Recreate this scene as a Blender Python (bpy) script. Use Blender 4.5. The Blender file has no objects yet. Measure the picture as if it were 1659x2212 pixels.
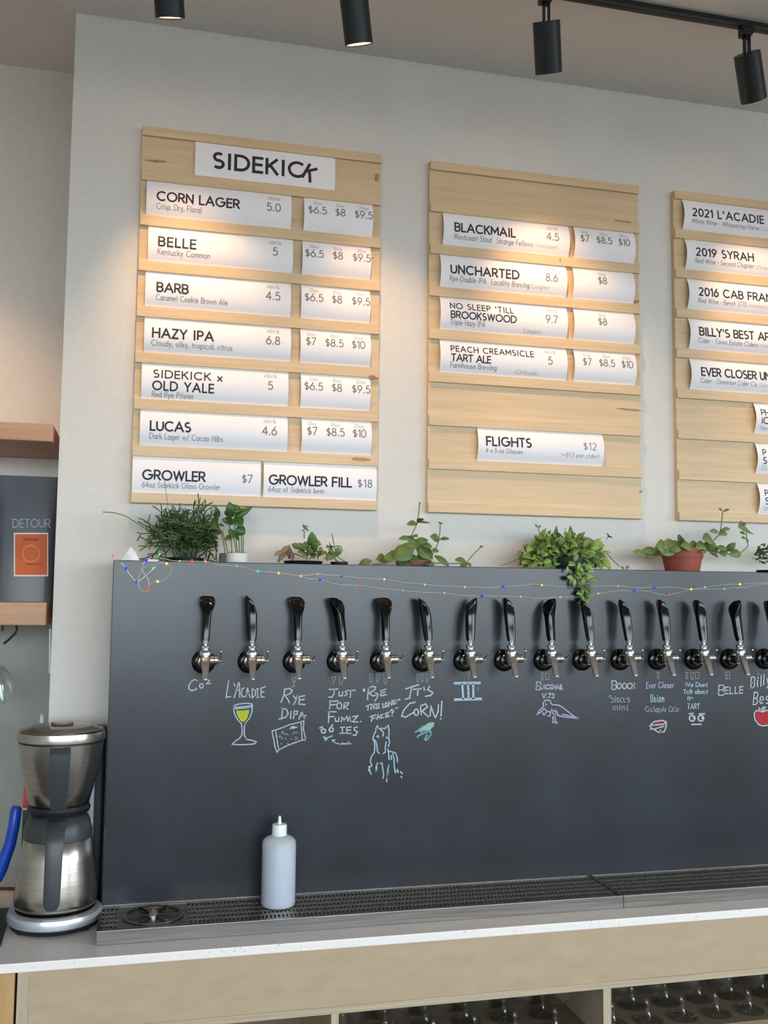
import bpy, math, random
from mathutils import Vector, Matrix
random.seed(7)
R = math.radians
scene = bpy.context.scene
col = scene.collection

# ------------------------------------------------------------------ camera
W, H = 1659, 2212
FPX, YAW, PIT, ROL = 2134.3, 0.2435, 0.0862, 0.0107
CAM = Vector((-0.1489, -2.2515, 1.597))
_f = Vector((math.sin(YAW)*math.cos(PIT), math.cos(YAW)*math.cos(PIT), math.sin(PIT)))
_r = Vector((math.cos(YAW), -math.sin(YAW), 0.0))
_u = _r.cross(_f)
CR = math.cos(ROL)*_r + math.sin(ROL)*_u
CU = -math.sin(ROL)*_r + math.cos(ROL)*_u
cam_data = bpy.data.cameras.new('camera')
cam_data.sensor_fit = 'HORIZONTAL'
cam_data.sensor_width = 36.0
cam_data.lens = FPX*36.0/W
cam_data.clip_start = 0.05
cam = bpy.data.objects.new('camera', cam_data)
col.objects.link(cam)
M = Matrix.Identity(4)
for i in range(3):
    M[i][0], M[i][1], M[i][2], M[i][3] = CR[i], CU[i], -_f[i], CAM[i]
cam.matrix_world = M
scene.camera = cam

# ------------------------------------------------------------------ world (overcast daylight outside the windows)
world = bpy.data.worlds.new('overcast_sky')
scene.world = world
world.use_nodes = True
wn = world.node_tree.nodes; wl = world.node_tree.links
wn.clear()
w_out = wn.new('ShaderNodeOutputWorld'); w_bg = wn.new('ShaderNodeBackground')
w_tc = wn.new('ShaderNodeTexCoord'); w_sep = wn.new('ShaderNodeSeparateXYZ'); w_ramp = wn.new('ShaderNodeValToRGB')
w_ramp.color_ramp.elements[0].position = 0.44; w_ramp.color_ramp.elements[0].color = (0.10, 0.105, 0.11, 1)
w_ramp.color_ramp.elements[1].position = 0.53; w_ramp.color_ramp.elements[1].color = (0.81, 0.92, 1.0, 1)
w_mr = wn.new('ShaderNodeMapRange')
w_mr.inputs['From Min'].default_value = -1; w_mr.inputs['From Max'].default_value = 1
wl.new(w_tc.outputs['Generated'], w_sep.inputs[0]); wl.new(w_sep.outputs['Z'], w_mr.inputs['Value'])
wl.new(w_mr.outputs[0], w_ramp.inputs[0]); wl.new(w_ramp.outputs[0], w_bg.inputs[0])
w_bg.inputs[1].default_value = 12.5
wl.new(w_bg.outputs[0], w_out.inputs[0])

# windows behind the photographer: light portals fill the openings of wall_front and wall_right
WIN_F = [(-3.4, -1.5), (-1.3, 0.6), (0.8, 2.7), (2.9, 4.8)]      # x ranges, wall_front at y = FRONT
WIN_R = [(-6.2, -4.4), (-4.2, -2.4)]                              # y ranges, wall_right at x = RIGHT
WZ0, WZ1 = 1.15, 2.93
FRONT, RIGHT, LEFT, CEIL = -6.8, 5.4, -4.0, 3.009
def portal(loc, rot, sx, sy):
    d = bpy.data.lights.new('window_portal', 'AREA'); d.shape = 'RECTANGLE'; d.size = sx; d.size_y = sy
    d.cycles.is_portal = True
    o = bpy.data.objects.new('window_portal', d); col.objects.link(o); o.location = loc; o.rotation_euler = rot
for (a, b) in WIN_F: portal(((a+b)/2, FRONT-0.03, (WZ0+WZ1)/2), (R(90), 0, 0), b-a, WZ1-WZ0)
for (a, b) in WIN_R: portal((RIGHT+0.03, (a+b)/2, (WZ0+WZ1)/2), (R(90), 0, R(90)), b-a, WZ1-WZ0)
SPOT_W = 22.0

# ------------------------------------------------------------------ exposure
vs = scene.view_settings
vs.view_transform = 'Standard'; vs.look = 'None'; vs.exposure = 0.0; vs.gamma = 1.0; vs.use_curve_mapping = False
scene.cycles.use_denoising = True
scene.cycles.max_bounces = 10
scene.cycles.transmission_bounces = 10
scene.cycles.transparent_max_bounces = 40
scene.cycles.caustics_reflective = False
scene.cycles.caustics_refractive = False
scene.cycles.sample_clamp_indirect = 6.0

def P(px, py, y):
    """Point of the plane at depth y that this pixel of the 1659 x 2212 frame shows."""
    d = _f + CR*((px-W/2)/FPX) - CU*((py-H/2)/FPX)
    return CAM + d*((y-CAM.y)/d.y)

# ------------------------------------------------------------------ materials
def lin(c):
    return tuple(((v/255)/12.92 if v/255 <= 0.04045 else ((v/255+0.055)/1.055)**2.4) for v in c) + (1,)
MAT = {}
def mat(name, rgb, rough=0.5, metal=0.0, **k):
    if name in MAT: return MAT[name]
    m = bpy.data.materials.new(name); m.use_nodes = True
    nt = m.node_tree; b = nt.nodes['Principled BSDF']
    b.inputs['Base Color'].default_value = lin(rgb); b.inputs['Roughness'].default_value = rough
    b.inputs['Metallic'].default_value = metal
    if 'spec' in k: b.inputs['Specular IOR Level'].default_value = k['spec']
    if 'trans' in k: b.inputs['Transmission Weight'].default_value = k['trans']
    if 'ior' in k: b.inputs['IOR'].default_value = k['ior']
    if 'coat' in k: b.inputs['Coat Weight'].default_value = k['coat']; b.inputs['Coat Roughness'].default_value = 0.08
    if 'sss' in k:
        b.inputs['Subsurface Weight'].default_value = k['sss']; b.inputs['Subsurface Radius'].default_value = (0.02, 0.02, 0.02)
    if 'emit' in k:
        b.inputs['Emission Color'].default_value = lin(k['emit']); b.inputs['Emission Strength'].default_value = k['estr']
    if 'noise' in k:      # (scale, second colour, stretch xyz, detail)
        sc_, rgb2, st, det = k['noise']
        tc = nt.nodes.new('ShaderNodeTexCoord'); mp = nt.nodes.new('ShaderNodeMapping'); mp.inputs['Scale'].default_value = st
        n = nt.nodes.new('ShaderNodeTexNoise'); n.inputs['Scale'].default_value = sc_; n.inputs['Detail'].default_value = det
        rp = nt.nodes.new('ShaderNodeValToRGB'); lo, hi = k.get('ramp', (0.35, 0.68))
        rp.color_ramp.elements[0].position = lo; rp.color_ramp.elements[0].color = lin(rgb)
        rp.color_ramp.elements[1].position = hi; rp.color_ramp.elements[1].color = lin(rgb2)
        nt.links.new(tc.outputs['Object'], mp.inputs[0]); nt.links.new(mp.outputs[0], n.inputs['Vector'])
        nt.links.new(n.outputs['Fac'], rp.inputs[0]); nt.links.new(rp.outputs[0], b.inputs['Base Color'])
        if 'bump' in k:
            bm_ = nt.nodes.new('ShaderNodeBump'); bm_.inputs['Strength'].default_value = k['bump']; bm_.inputs['Distance'].default_value = 0.002
            nt.links.new(n.outputs['Fac'], bm_.inputs['Height']); nt.links.new(bm_.outputs[0], b.inputs['Normal'])
    MAT[name] = m
    return m

mat('wall_paint', (216, 213, 206), 0.7, noise=(60, (220, 217, 211), (1, 1, 1), 4), bump=0.05)
mat('recess_paint', (219, 213, 203), 0.7, noise=(50, (223, 218, 209), (1, 1, 1), 4), bump=0.05)
mat('ceiling_paint', (229, 226, 221), 0.85, noise=(90, (233, 230, 226), (1, 1, 1), 3), bump=0.08)
mat('grey_sheet', (158, 160, 150), 0.55, noise=(14, (150, 152, 142), (1, 1, 1), 4))
mat('floor_concrete', (84, 78, 72), 0.5, noise=(2, (98, 92, 85), (1, 1, 1), 6))
mat('window_frame', (40, 40, 42), 0.5)
def wood(name, a, b, st=(1.2, 8, 22), sc_=3.5, rough=0.5, lo=0.3, hi=0.75):
    """Plywood veneer: long grain streaks plus a few darker figure lines."""
    m = mat(name, a, rough, noise=(sc_, b, st, 6), ramp=(lo, hi))
    return m
wood('birch_ply', (222, 197, 160), (207, 178, 137))
wood('birch_rail', (225, 199, 161), (209, 179, 138), st=(1.5, 8, 30))
wood('ply_edge', (176, 140, 100), (206, 172, 130), st=(2, 160, 2), sc_=2)
wood('shelf_oak', (196, 152, 118), (176, 130, 97), st=(1.5, 10, 40))
wood('cabinet_ply', (184, 162, 134), (175, 152, 123), st=(3, 8, 7), sc_=5)
wood('cabinet_edge', (194, 178, 154), (164, 145, 118), st=(2, 3, 220), sc_=2)
wood('cabinet_edge_v', (194, 178, 154), (164, 145, 118), st=(220, 3, 2), sc_=2)
wood('cabinet_warm', (192, 156, 104), (178, 140, 88), st=(10, 8, 2), sc_=5)
mat('cabinet_inside', (128, 110, 88), 0.7)
mat('card_paper', (246, 244, 246), 0.6, spec=0.3)
mat('print_dark', (42, 36, 52), 0.7); mat('print_mid', (112, 106, 116), 0.7); mat('print_grey', (146, 142, 152), 0.7)
mat('print_pale', (184, 172, 172), 0.7)
mat('slate', (20, 26, 32), 0.27, noise=(5, (38, 45, 52), (1, 1, 1), 10), ramp=(0.3, 0.74), spec=0.55)
mat('slate_edge', (30, 32, 35), 0.4)
for n_, c_ in (('chalk', (196, 200, 208)), ('chalk_dim', (158, 164, 170)), ('chalk_blue', (176, 204, 222)), ('chalk_teal', (120, 176, 180)),
               ('chalk_yellow', (190, 194, 62)), ('chalk_red', (190, 58, 66)), ('chalk_pink', (190, 130, 150)), ('chalk_lilac', (190, 186, 214)),
               ('chalk_green', (160, 196, 172))):
    mat(n_, c_, 0.95, noise=(420, tuple(int(v*0.62+20) for v in c_), (1, 1, 1), 2), ramp=(0.45, 0.75), spec=0.05)
mat('black_gloss', (5, 5, 6), 0.14, spec=0.42)
mat('black_matte', (20, 21, 23), 0.45)
mat('lamp_black', (26, 30, 34), 0.42)
mat('chrome', (205, 205, 205), 0.12, 1.0)
mat('chrome_dark', (110, 104, 96), 0.2, 1.0)
mat('nickel', (206, 201, 195), 0.28, 1.0)
mat('steel_tray', (150, 146, 142), 0.33, 1.0, noise=(6, (128, 124, 120), (1, 40, 40), 3))
mat('steel_grate', (172, 164, 156), 0.4, 1.0, noise=(240, (140, 132, 126), (1, 1, 1), 1), ramp=(0.4, 0.6))
mat('steel_brushed', (190, 184, 176), 0.24, 1.0, noise=(4, (172, 166, 158), (1, 1, 90), 2))
mat('silver_plastic', (196, 202, 208), 0.3, 0.6)
mat('grey_plastic', (56, 60, 64), 0.4)
mat('quartz', (241, 233, 228), 0.4, noise=(160, (150, 148, 148), (1, 1, 1), 3), ramp=(0.62, 0.80))
def thin_glass(name, tint, gloss=(1, 1, 1, 1), lo=0.06, hi=0.48):
    m = bpy.data.materials.new(name); m.use_nodes = True; nt = m.node_tree; nt.nodes.clear()
    o_ = nt.nodes.new('ShaderNodeOutputMaterial'); mx = nt.nodes.new('ShaderNodeMixShader'); tr_ = nt.nodes.new('ShaderNodeBsdfTransparent'); gl_ = nt.nodes.new('ShaderNodeBsdfGlossy')
    lw = nt.nodes.new('ShaderNodeLayerWeight'); mr = nt.nodes.new('ShaderNodeMapRange'); lw.inputs['Blend'].default_value = 0.28
    mr.inputs['To Min'].default_value = lo; mr.inputs['To Max'].default_value = hi
    tr_.inputs[0].default_value = tint; gl_.inputs[0].default_value = gloss; gl_.inputs['Roughness'].default_value = 0.09
    nt.links.new(lw.outputs['Facing'], mr.inputs['Value']); nt.links.new(mr.outputs[0], mx.inputs[0]); nt.links.new(tr_.outputs[0], mx.inputs[1]); nt.links.new(gl_.outputs[0], mx.inputs[2]); nt.links.new(mx.outputs[0], o_.inputs[0])
    MAT[name] = m
thin_glass('glass', (0.955, 0.975, 0.97, 1))
mat('lid_glass', (190, 180, 165), 0.08, trans=0.75, ior=1.4)
mat('bottle_plastic', (226, 232, 238), 0.35)
_nt = MAT['bottle_plastic'].node_tree; _mx = _nt.nodes.new('ShaderNodeMixShader'); _tp = _nt.nodes.new('ShaderNodeBsdfTransparent'); _mx.inputs[0].default_value = 0.42
_nt.links.new(_nt.nodes['Principled BSDF'].outputs[0], _mx.inputs[1]); _nt.links.new(_tp.outputs[0], _mx.inputs[2]); _nt.links.new(_mx.outputs[0], _nt.nodes['Material Output'].inputs[0])
mat('bottle_cap', (236, 238, 240), 0.4, sss=0.3)
mat('bottle_liquid', (158, 182, 212), 0.3)
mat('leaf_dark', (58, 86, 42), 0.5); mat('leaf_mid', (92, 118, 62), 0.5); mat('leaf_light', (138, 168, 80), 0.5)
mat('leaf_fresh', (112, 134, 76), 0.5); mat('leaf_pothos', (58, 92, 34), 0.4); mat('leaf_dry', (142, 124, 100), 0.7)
mat('leaf_deep', (66, 92, 52), 0.5); mat('stem_green', (104, 122, 74), 0.6); mat('stem_brown', (110, 86, 66), 0.7)
mat('terracotta', (164, 84, 68), 0.7, noise=(8, (150, 72, 58), (1, 1, 1), 4)); mat('brown_pot', (116, 84, 66), 0.7); mat('soil', (60, 46, 36), 0.9)
mat('green_pot', (38, 66, 54), 0.4); mat('white_paper', (236, 238, 240), 0.8); mat('white_label', (226, 222, 218), 0.6)
mat('silver_wire', (214, 208, 200), 0.4, 0.3)
for n_, c_ in (('led_blue', (10, 50, 255)), ('led_red', (255, 40, 30)), ('led_green', (40, 230, 120)), ('led_yellow', (255, 205, 50)), ('led_orange', (255, 130, 70))):
    mat(n_, c_, 0.2, emit=c_, estr=2.2)
mat('lamp_glow', (255, 220, 180), 0.4, emit=(255, 196, 140), estr=14.0)
mat('bag_foil', (92, 96, 102), 0.35, noise=(5, (80, 84, 90), (1, 1, 1), 3)); mat('bag_print', (150, 158, 168), 0.5)
mat('orange_label', (204, 98, 38), 0.6, noise=(12, (190, 86, 34), (1, 1, 1), 3)); mat('orange_ring', (222, 124, 66), 0.6); mat('orange_dark', (150, 62, 30), 0.6)
mat('blue_plastic', (18, 74, 190), 0.35); mat('red_card', (206, 60, 56), 0.5); mat('green_card', (48, 78, 60), 0.5)
mat('dark_red', (82, 36, 30), 0.5); mat('white_plastic', (232, 240, 238), 0.4)

# ------------------------------------------------------------------ mesh helpers
class MB:
    def __init__(s): s.v = []; s.f = []
    def add(s, v, f):
        n = len(s.v); s.v += [Vector(p) for p in v]; s.f += [tuple(i+n for i in q) for q in f]; return s
    def box(s, x0, x1, y0, y1, z0, z1, bev=0.0):
        if bev <= 0:
            return s.add([(x, y, z) for x in (x0, x1) for y in (y0, y1) for z in (z0, z1)],
                         [(0, 1, 3, 2), (4, 6, 7, 5), (0, 4, 5, 1), (2, 3, 7, 6), (0, 2, 6, 4), (1, 5, 7, 3)])
        import bmesh
        bm = bmesh.new()
        vs_ = [bm.verts.new((x, y, z)) for x in (x0, x1) for y in (y0, y1) for z in (z0, z1)]
        for q in [(0, 1, 3, 2), (4, 6, 7, 5), (0, 4, 5, 1), (2, 3, 7, 6), (0, 2, 6, 4), (1, 5, 7, 3)]: bm.faces.new([vs_[i] for i in q])
        bmesh.ops.bevel(bm, geom=bm.edges[:], offset=bev, segments=2, affect='EDGES', profile=0.6)
        bm.verts.index_update()
        s.add([v.co.copy() for v in bm.verts], [[v.index for v in f.verts] for f in bm.faces]); bm.free(); return s
    def lathe(s, prof, c=(0, 0, 0), axis='Z', seg=24, caps=True):
        c = Vector(c); v = []; f = []
        for (r, h) in prof:
            for k in range(seg):
                a = 2*math.pi*k/seg; x, y = r*math.cos(a), r*math.sin(a)
                p = (x, y, h) if axis == 'Z' else ((x, h, y) if axis == 'Y' else (h, x, y))
                v.append(c+Vector(p))
        n = len(prof)
        for i in range(n-1):
            for k in range(seg):
                a, b = i*seg+k, i*seg+(k+1) % seg
                f.append((a, b, b+seg, a+seg))
        if caps: f.append(tuple(range(seg))[::-1]); f.append(tuple(range((n-1)*seg, n*seg)))
        return s.add(v, f)
    def tube(s, pts, rad, seg=8, caps=True):
        pts = [Vector(p) for p in pts]; n = len(pts); v = []; f = []
        up = None
        for i, p in enumerate(pts):
            t = (pts[min(i+1, n-1)]-pts[max(i-1, 0)]).normalized()
            if up is None: up = Vector((0, 0, 1)) if abs(t.z) < 0.9 else Vector((1, 0, 0))
            a = t.cross(up).normalized() if t.cross(up).length > 1e-6 else Vector((1, 0, 0)); b = a.cross(t).normalized(); up = b
            r = rad[i] if isinstance(rad, (list, tuple)) else rad
            for k in range(seg):
                w = 2*math.pi*k/seg; v.append(p+a*(r*math.cos(w))+b*(r*math.sin(w)))
        for i in range(n-1):
            for k in range(seg):
                q, w = i*seg+k, i*seg+(k+1) % seg; f.append((q, q+seg, w+seg, w))
        if caps: f.append(tuple(range(seg))); f.append(tuple(range((n-1)*seg, n*seg))[::-1])
        return s.add(v, f)
    def prism(s, poly, d):
        """poly: 3-D loop, extruded by vector d."""
        n = len(poly); d = Vector(d)
        return s.add([Vector(p) for p in poly]+[Vector(p)+d for p in poly],
                     [tuple(range(n)), tuple(range(n, 2*n))[::-1]]+[(i, i+n, (i+1) % n+n, (i+1) % n) for i in range(n)])
    def sphere(s, c, r, seg=8, rings=6, sc=(1, 1, 1)):
        prof = [(max(1e-5, r*math.sin(math.pi*i/rings)), -r*math.cos(math.pi*i/rings)) for i in range(rings+1)]
        m = MB().lathe(prof, (0, 0, 0), 'Z', seg)
        return s.add([Vector(c)+Vector((p.x*sc[0], p.y*sc[1], p.z*sc[2])) for p in m.v], m.f)
    def mesh(s, name):
        me = bpy.data.meshes.new(name); me.from_pydata([tuple(p) for p in s.v], [], [tuple(q) for q in s.f]); me.update(); return me

def fix_normals(me):
    import bmesh
    bm = bmesh.new(); bm.from_mesh(me); bmesh.ops.recalc_face_normals(bm, faces=bm.faces[:]); bm.to_mesh(me); bm.free()

def smooth_by_angle(me, deg=38):
    import bmesh
    for p in me.polygons: p.use_smooth = True
    bm = bmesh.new(); bm.from_mesh(me); lim = R(deg)
    for e in bm.edges:
        e.smooth = not (len(e.link_faces) == 2 and e.calc_face_angle(0.0) > lim)
    bm.to_mesh(me); bm.free()

def tag(o, label=None, cat=None, group=None, kind=None):
    if label: o['label'] = label
    if cat: o['category'] = cat
    if group: o['group'] = group
    if kind: o['kind'] = kind
    return o

def thing(name, loc, label, cat, group=None):
    o = bpy.data.objects.new(name, None); o.empty_display_size = 0.02; col.objects.link(o); o.location = loc
    return tag(o, label, cat, group)

def obj(name, mb, material, parent=None, smooth=True, local=False, label=None, kind=None, normals=True):
    """Links mb as ONE mesh. World coordinates unless local. A top-level mesh gets its origin at its base."""
    if parent is None:
        xs = [p.x for p in mb.v]; ys = [p.y for p in mb.v]; zs = [p.z for p in mb.v]
        o0 = Vector(((min(xs)+max(xs))/2, (min(ys)+max(ys))/2, min(zs)))
        for p in mb.v: p -= o0
    me = mb.mesh(name)
    if normals: fix_normals(me)
    if smooth: smooth_by_angle(me)
    me.materials.append(MAT[material])
    o = bpy.data.objects.new(name, me); col.objects.link(o)
    if parent is None: o.location = o0
    else:
        o.parent = parent
        if not local and parent.type == 'EMPTY': o.matrix_parent_inverse = Matrix.Translation(-Vector(parent.location))
        elif not local and parent.parent is None: o.matrix_parent_inverse = Matrix.Translation(-Vector(parent.location))
    if label: o['label'] = label
    if kind: o['kind'] = kind
    return o

def copy_tree(o, parent=None):
    c = o.copy(); col.objects.link(c)
    if parent is not None: c.parent = parent
    for ch in o.children: copy_tree(ch, c)
    return c

# ------------------------------------------------------------------ stroke lettering
def arc(cx, cy, rx, ry, a0, a1):
    n = max(4, int(abs(a1-a0)/18))
    return [(cx+rx*math.cos(R(a0+(a1-a0)*i/n)), cy+ry*math.sin(R(a0+(a1-a0)*i/n))) for i in range(n+1)]
G = {}
def g(ch, w, *st): G[ch] = (w, [list(s_) for s_ in st])
g('A', .86, [(0, 0), (.43, 1), (.86, 0)], [(.15, .32), (.71, .32)])
g('B', .6, [(0, 0), (0, 1), (.32, 1)]+arc(.32, .755, .24, .245, 90, -90)+[(0, .51)], [(.32, .51)]+arc(.32, .255, .28, .255, 90, -90)+[(0, 0)])
g('C', .86, arc(.5, .5, .5, .5, 45, 315))
g('D', .78, [(0, 0), (0, 1), (.3, 1)]+arc(.3, .5, .48, .5, 90, -90)+[(0, 0)])
g('E', .5, [(.5, 1), (0, 1), (0, 0), (.5, 0)], [(0, .51), (.46, .51)])
g('F', .5, [(.5, 1), (0, 1), (0, 0)], [(0, .49), (.46, .49)])
g('G', 1.0, arc(.5, .5, .5, .5, 45, 360)+[(.55, .5)])
g('H', .72, [(0, 0), (0, 1)], [(.72, 0), (.72, 1)], [(0, .5), (.72, .5)])
g('I', 0, [(0, 0), (0, 1)])
g('J', .4, [(.4, 1), (.4, .22)]+arc(.2, .22, .2, .22, 0, -170))
g('K', .62, [(0, 0), (0, 1)], [(.58, 1), (0, .4)], [(.19, .59), (.62, 0)])
g('L', .46, [(0, 1), (0, 0), (.46, 0)])
g('M', .86, [(0, 0), (0, 1), (.43, .3), (.86, 1), (.86, 0)])
g('N', .7, [(0, 0), (0, 1), (.7, 0), (.7, 1)])
g('O', 1.0, arc(.5, .5, .5, .5, 0, 360))
g('P', .56, [(0, 0), (0, 1), (.3, 1)]+arc(.3, .73, .27, .27, 90, -90)+[(0, .46)])
g('Q', 1.0, arc(.5, .5, .5, .5, 0, 360), [(.6, .3), (.95, -.05)])
g('R', .6, [(0, 0), (0, 1), (.3, 1)]+arc(.3, .73, .27, .27, 90, -90)+[(0, .46)], [(.27, .46), (.6, 0)])
g('S', .56, arc(.28, .745, .25, .255, 42, 262)+arc(.28, .25, .28, .25, 82, -140))
g('T', .62, [(0, 1), (.62, 1)], [(.31, 1), (.31, 0)])
g('U', .66, [(0, 1), (0, .33)]+arc(.33, .33, .33, .33, 180, 360)+[(.66, 1)])
g('V', .8, [(0, 1), (.4, 0), (.8, 1)])
g('W', 1.12, [(0, 1), (.28, 0), (.56, 1), (.84, 0), (1.12, 1)])
g('X', .66, [(0, 0), (.66, 1)], [(0, 1), (.66, 0)])
g('Y', .66, [(0, 1), (.33, .46), (.66, 1)], [(.33, .46), (.33, 0)])
g('Z', .58, [(0, 1), (.58, 1), (0, 0), (.58, 0)])
g('0', .6, arc(.3, .5, .3, .5, 0, 360)); g('1', .2, [(0, .8), (.2, 1), (.2, 0)])
g('2', .54, arc(.27, .73, .25, .27, 165, -38)+[(0, 0), (.54, 0)])
g('3', .54, arc(.26, .75, .22, .25, 150, -90)+arc(.26, .26, .27, .26, 90, -150))
g('4', .62, [(.46, 0), (.46, 1), (0, .28), (.62, .28)])
g('5', .54, [(.5, 1), (.12, 1), (.06, .55)]+arc(.26, .32, .28, .32, 125, -150))
g('6', .58, [(.42, 1), (.06, .46)], arc(.29, .3, .29, .3, 0, 360)); g('7', .52, [(0, 1), (.52, 1), (.14, 0)])
g('8', .54, arc(.27, .75, .21, .25, 0, 360), arc(.27, .25, .27, .25, 0, 360)); g('9', .58, [(.16, 0), (.52, .54)], arc(.29, .7, .29, .3, 0, 360))
g('$', .52, arc(.26, .68, .24, .2, 42, 262)+arc(.26, .28, .26, .2, 82, -140), [(.26, 1.02), (.26, -.06)])
g('.', 0, [(0, 0), (0, .09)]); g(',', .05, [(.05, .06), (0, -.14)]); g("'", 0, [(0, 1), (0, .74)]); g(' ', .22)
g('"', .16, [(0, 1), (0, .74)], [(.16, 1), (.16, .74)]); g('-', .2, [(0, .38), (.2, .38)]); g('/', .4, [(0, -.1), (.4, 1.05)])
g('(', .2, arc(.3, .45, .3, .62, 130, 230)); g(')', .2, arc(-.1, .45, .3, .62, 50, -50)); g('+', .4, [(0, .4), (.4, .4)], [(.2, .2), (.2, .6)])
g('%', .8, arc(.18, .78, .18, .2, 0, 360), arc(.62, .2, .18, .2, 0, 360), [(.62, 1), (.18, 0)]); g('!', 0, [(0, 1), (0, .3)], [(0, .0), (0, .08)])
g('?', .44, arc(.22, .76, .22, .24, 160, -60)+[(.22, .3)], [(.22, 0), (.22, .08)]); g('*', .4, [(0, .4), (.4, .6)], [(0, .6), (.4, .4)], [(.2, .3), (.2, .7)])
g('a', .54, arc(.27, .3, .27, .3, 0, 360), [(.54, .6), (.54, 0)]); g('b', .54, [(0, 1), (0, 0)], arc(.27, .3, .27, .3, 0, 360))
g('c', .48, arc(.28, .3, .28, .3, 48, 312)); g('d', .54, [(.54, 1), (.54, 0)], arc(.27, .3, .27, .3, 0, 360))
g('e', .54, [(0, .31), (.54, .31)]+arc(.27, .3, .27, .3, 5, 312)); g('f', .3, arc(.3, .8, .18, .2, 90, 180)+[(.12, 0)], [(0, .6), (.28, .6)])
g('g', .54, arc(.27, .3, .27, .3, 0, 360), [(.54, .6), (.54, -.05)]+arc(.27, -.05, .27, .22, 0, -150)); g('h', .48, [(0, 1), (0, 0)], arc(.24, .36, .24, .24, 180, 0)+[(.48, 0)])
g('i', 0, [(0, 0), (0, .6)], [(0, .78), (0, .88)]); g('j', .1, [(.1, .6), (.1, -.2), (0, -.25)]); g('k', .44, [(0, 1), (0, 0)], [(.4, .6), (0, .25)], [(.13, .37), (.44, 0)])
g('l', 0, [(0, 1), (0, 0)]); g('m', .76, [(0, .6), (0, 0)], arc(.19, .4, .19, .2, 180, 0)+[(.38, 0)], arc(.57, .4, .19, .2, 180, 0)+[(.76, 0)])
g('n', .48, [(0, .6), (0, 0)], arc(.24, .36, .24, .24, 180, 0)+[(.48, 0)]); g('o', .58, arc(.29, .3, .29, .3, 0, 360))
g('p', .54, [(0, .6), (0, -.3)], arc(.27, .3, .27, .3, 0, 360)); g('q', .54, [(.54, .6), (.54, -.3)], arc(.27, .3, .27, .3, 0, 360))
g('r', .26, [(0, .6), (0, 0)], arc(.26, .36, .26, .24, 180, 80)); g('s', .36, arc(.18, .45, .16, .15, 42, 262)+arc(.18, .15, .18, .15, 82, -140))
g('t', .3, [(.12, .88), (.12, .12)]+arc(.24, .12, .12, .12, 180, 280), [(0, .6), (.28, .6)]); g('u', .48, [(0, .6), (0, .24)]+arc(.24, .24, .24, .24, 180, 360), [(.48, .6), (.48, 0)])
g('v', .48, [(0, .6), (.24, 0), (.48, .6)]); g('w', .76, [(0, .6), (.19, 0), (.38, .6), (.57, 0), (.76, .6)]); g('x', .44, [(0, 0), (.44, .6)], [(0, .6), (.44, 0)])
g('y', .48, [(0, .6), (.24, 0)], [(.48, .6), (.12, -.3)]); g('z', .42, [(0, .6), (.42, .6), (0, 0), (.42, 0)])

for _c in "Iil.'!":            # side bearings for the glyphs that are a single upright
    G[_c] = (.14, [[(a+.07, b) for a, b in q] for q in G[_c][1]])
G[' '] = (.26, [])
def layout(s, h, width=None, gap=0.2):
    """Strokes of a line of text at cap height h; width, if given, is met by spacing and stretching."""
    gs = [G[c] for c in s]; n = len(gs); tot = sum(q[0] for q in gs)*h; sx = 1.0; sp = gap*h
    if width is not None and n > 1:
        sp = (width-tot)/(n-1)
        lo, hi = 0.2*h, 0.34*h
        if sp < lo or sp > hi:
            sp = min(max(sp, lo), hi); sx = (width-sp*(n-1))/tot
    out = []; x = 0
    for (w, st) in gs:
        for q in st: out.append([(x+a*h*sx, b*h) for a, b in q])
        x += w*h*sx+sp
    return out, x-sp

def ribbon(pts, w, step=None, ext=0.0):
    """Flat band along a polyline (2-D): verts, faces."""
    q = [pts[0]]
    for a, b in zip(pts, pts[1:]):
        d = math.hypot(b[0]-a[0], b[1]-a[1])
        if d < 1e-9: continue
        n = max(1, int(d/step)) if step else 1
        for i in range(1, n+1): q.append((a[0]+(b[0]-a[0])*i/n, a[1]+(b[1]-a[1])*i/n))
    if len(q) < 2: return [], []
    closed = len(q) > 3 and math.hypot(q[0][0]-q[-1][0], q[0][1]-q[-1][1]) < 1e-6
    if ext and not closed:
        def push(a, b):
            d = math.hypot(a[0]-b[0], a[1]-b[1]) or 1; return (a[0]+(a[0]-b[0])/d*ext, a[1]+(a[1]-b[1])/d*ext)
        q[0] = push(q[0], q[1]); q[-1] = push(q[-1], q[-2])
    n = len(q); v = []; f = []
    for i in range(n):
        a = q[i-1] if i > 0 else (q[-2] if closed else None); c = q[i+1] if i < n-1 else (q[1] if closed else None); b = q[i]
        def nrm(p0, p1):
            d = math.hypot(p1[0]-p0[0], p1[1]-p0[1]) or 1; return (-(p1[1]-p0[1])/d, (p1[0]-p0[0])/d)
        if a is None: nx, ny = nrm(b, c); k = 1
        elif c is None: nx, ny = nrm(a, b); k = 1
        else:
            n0, n1 = nrm(a, b), nrm(b, c); nx, ny = n0[0]+n1[0], n0[1]+n1[1]; L = math.hypot(nx, ny)
            if L < 0.3: nx, ny = n0; k = 1
            else: nx /= L; ny /= L; k = min(1/max(0.4, nx*n0[0]+ny*n0[1]), 2.0)
        v += [(b[0]+nx*w/2*k, b[1]+ny*w/2*k), (b[0]-nx*w/2*k, b[1]-ny*w/2*k)]
    for i in range(n-1): f.append((2*i, 2*i+1, 2*i+3, 2*i+2))
    return v, f
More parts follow.
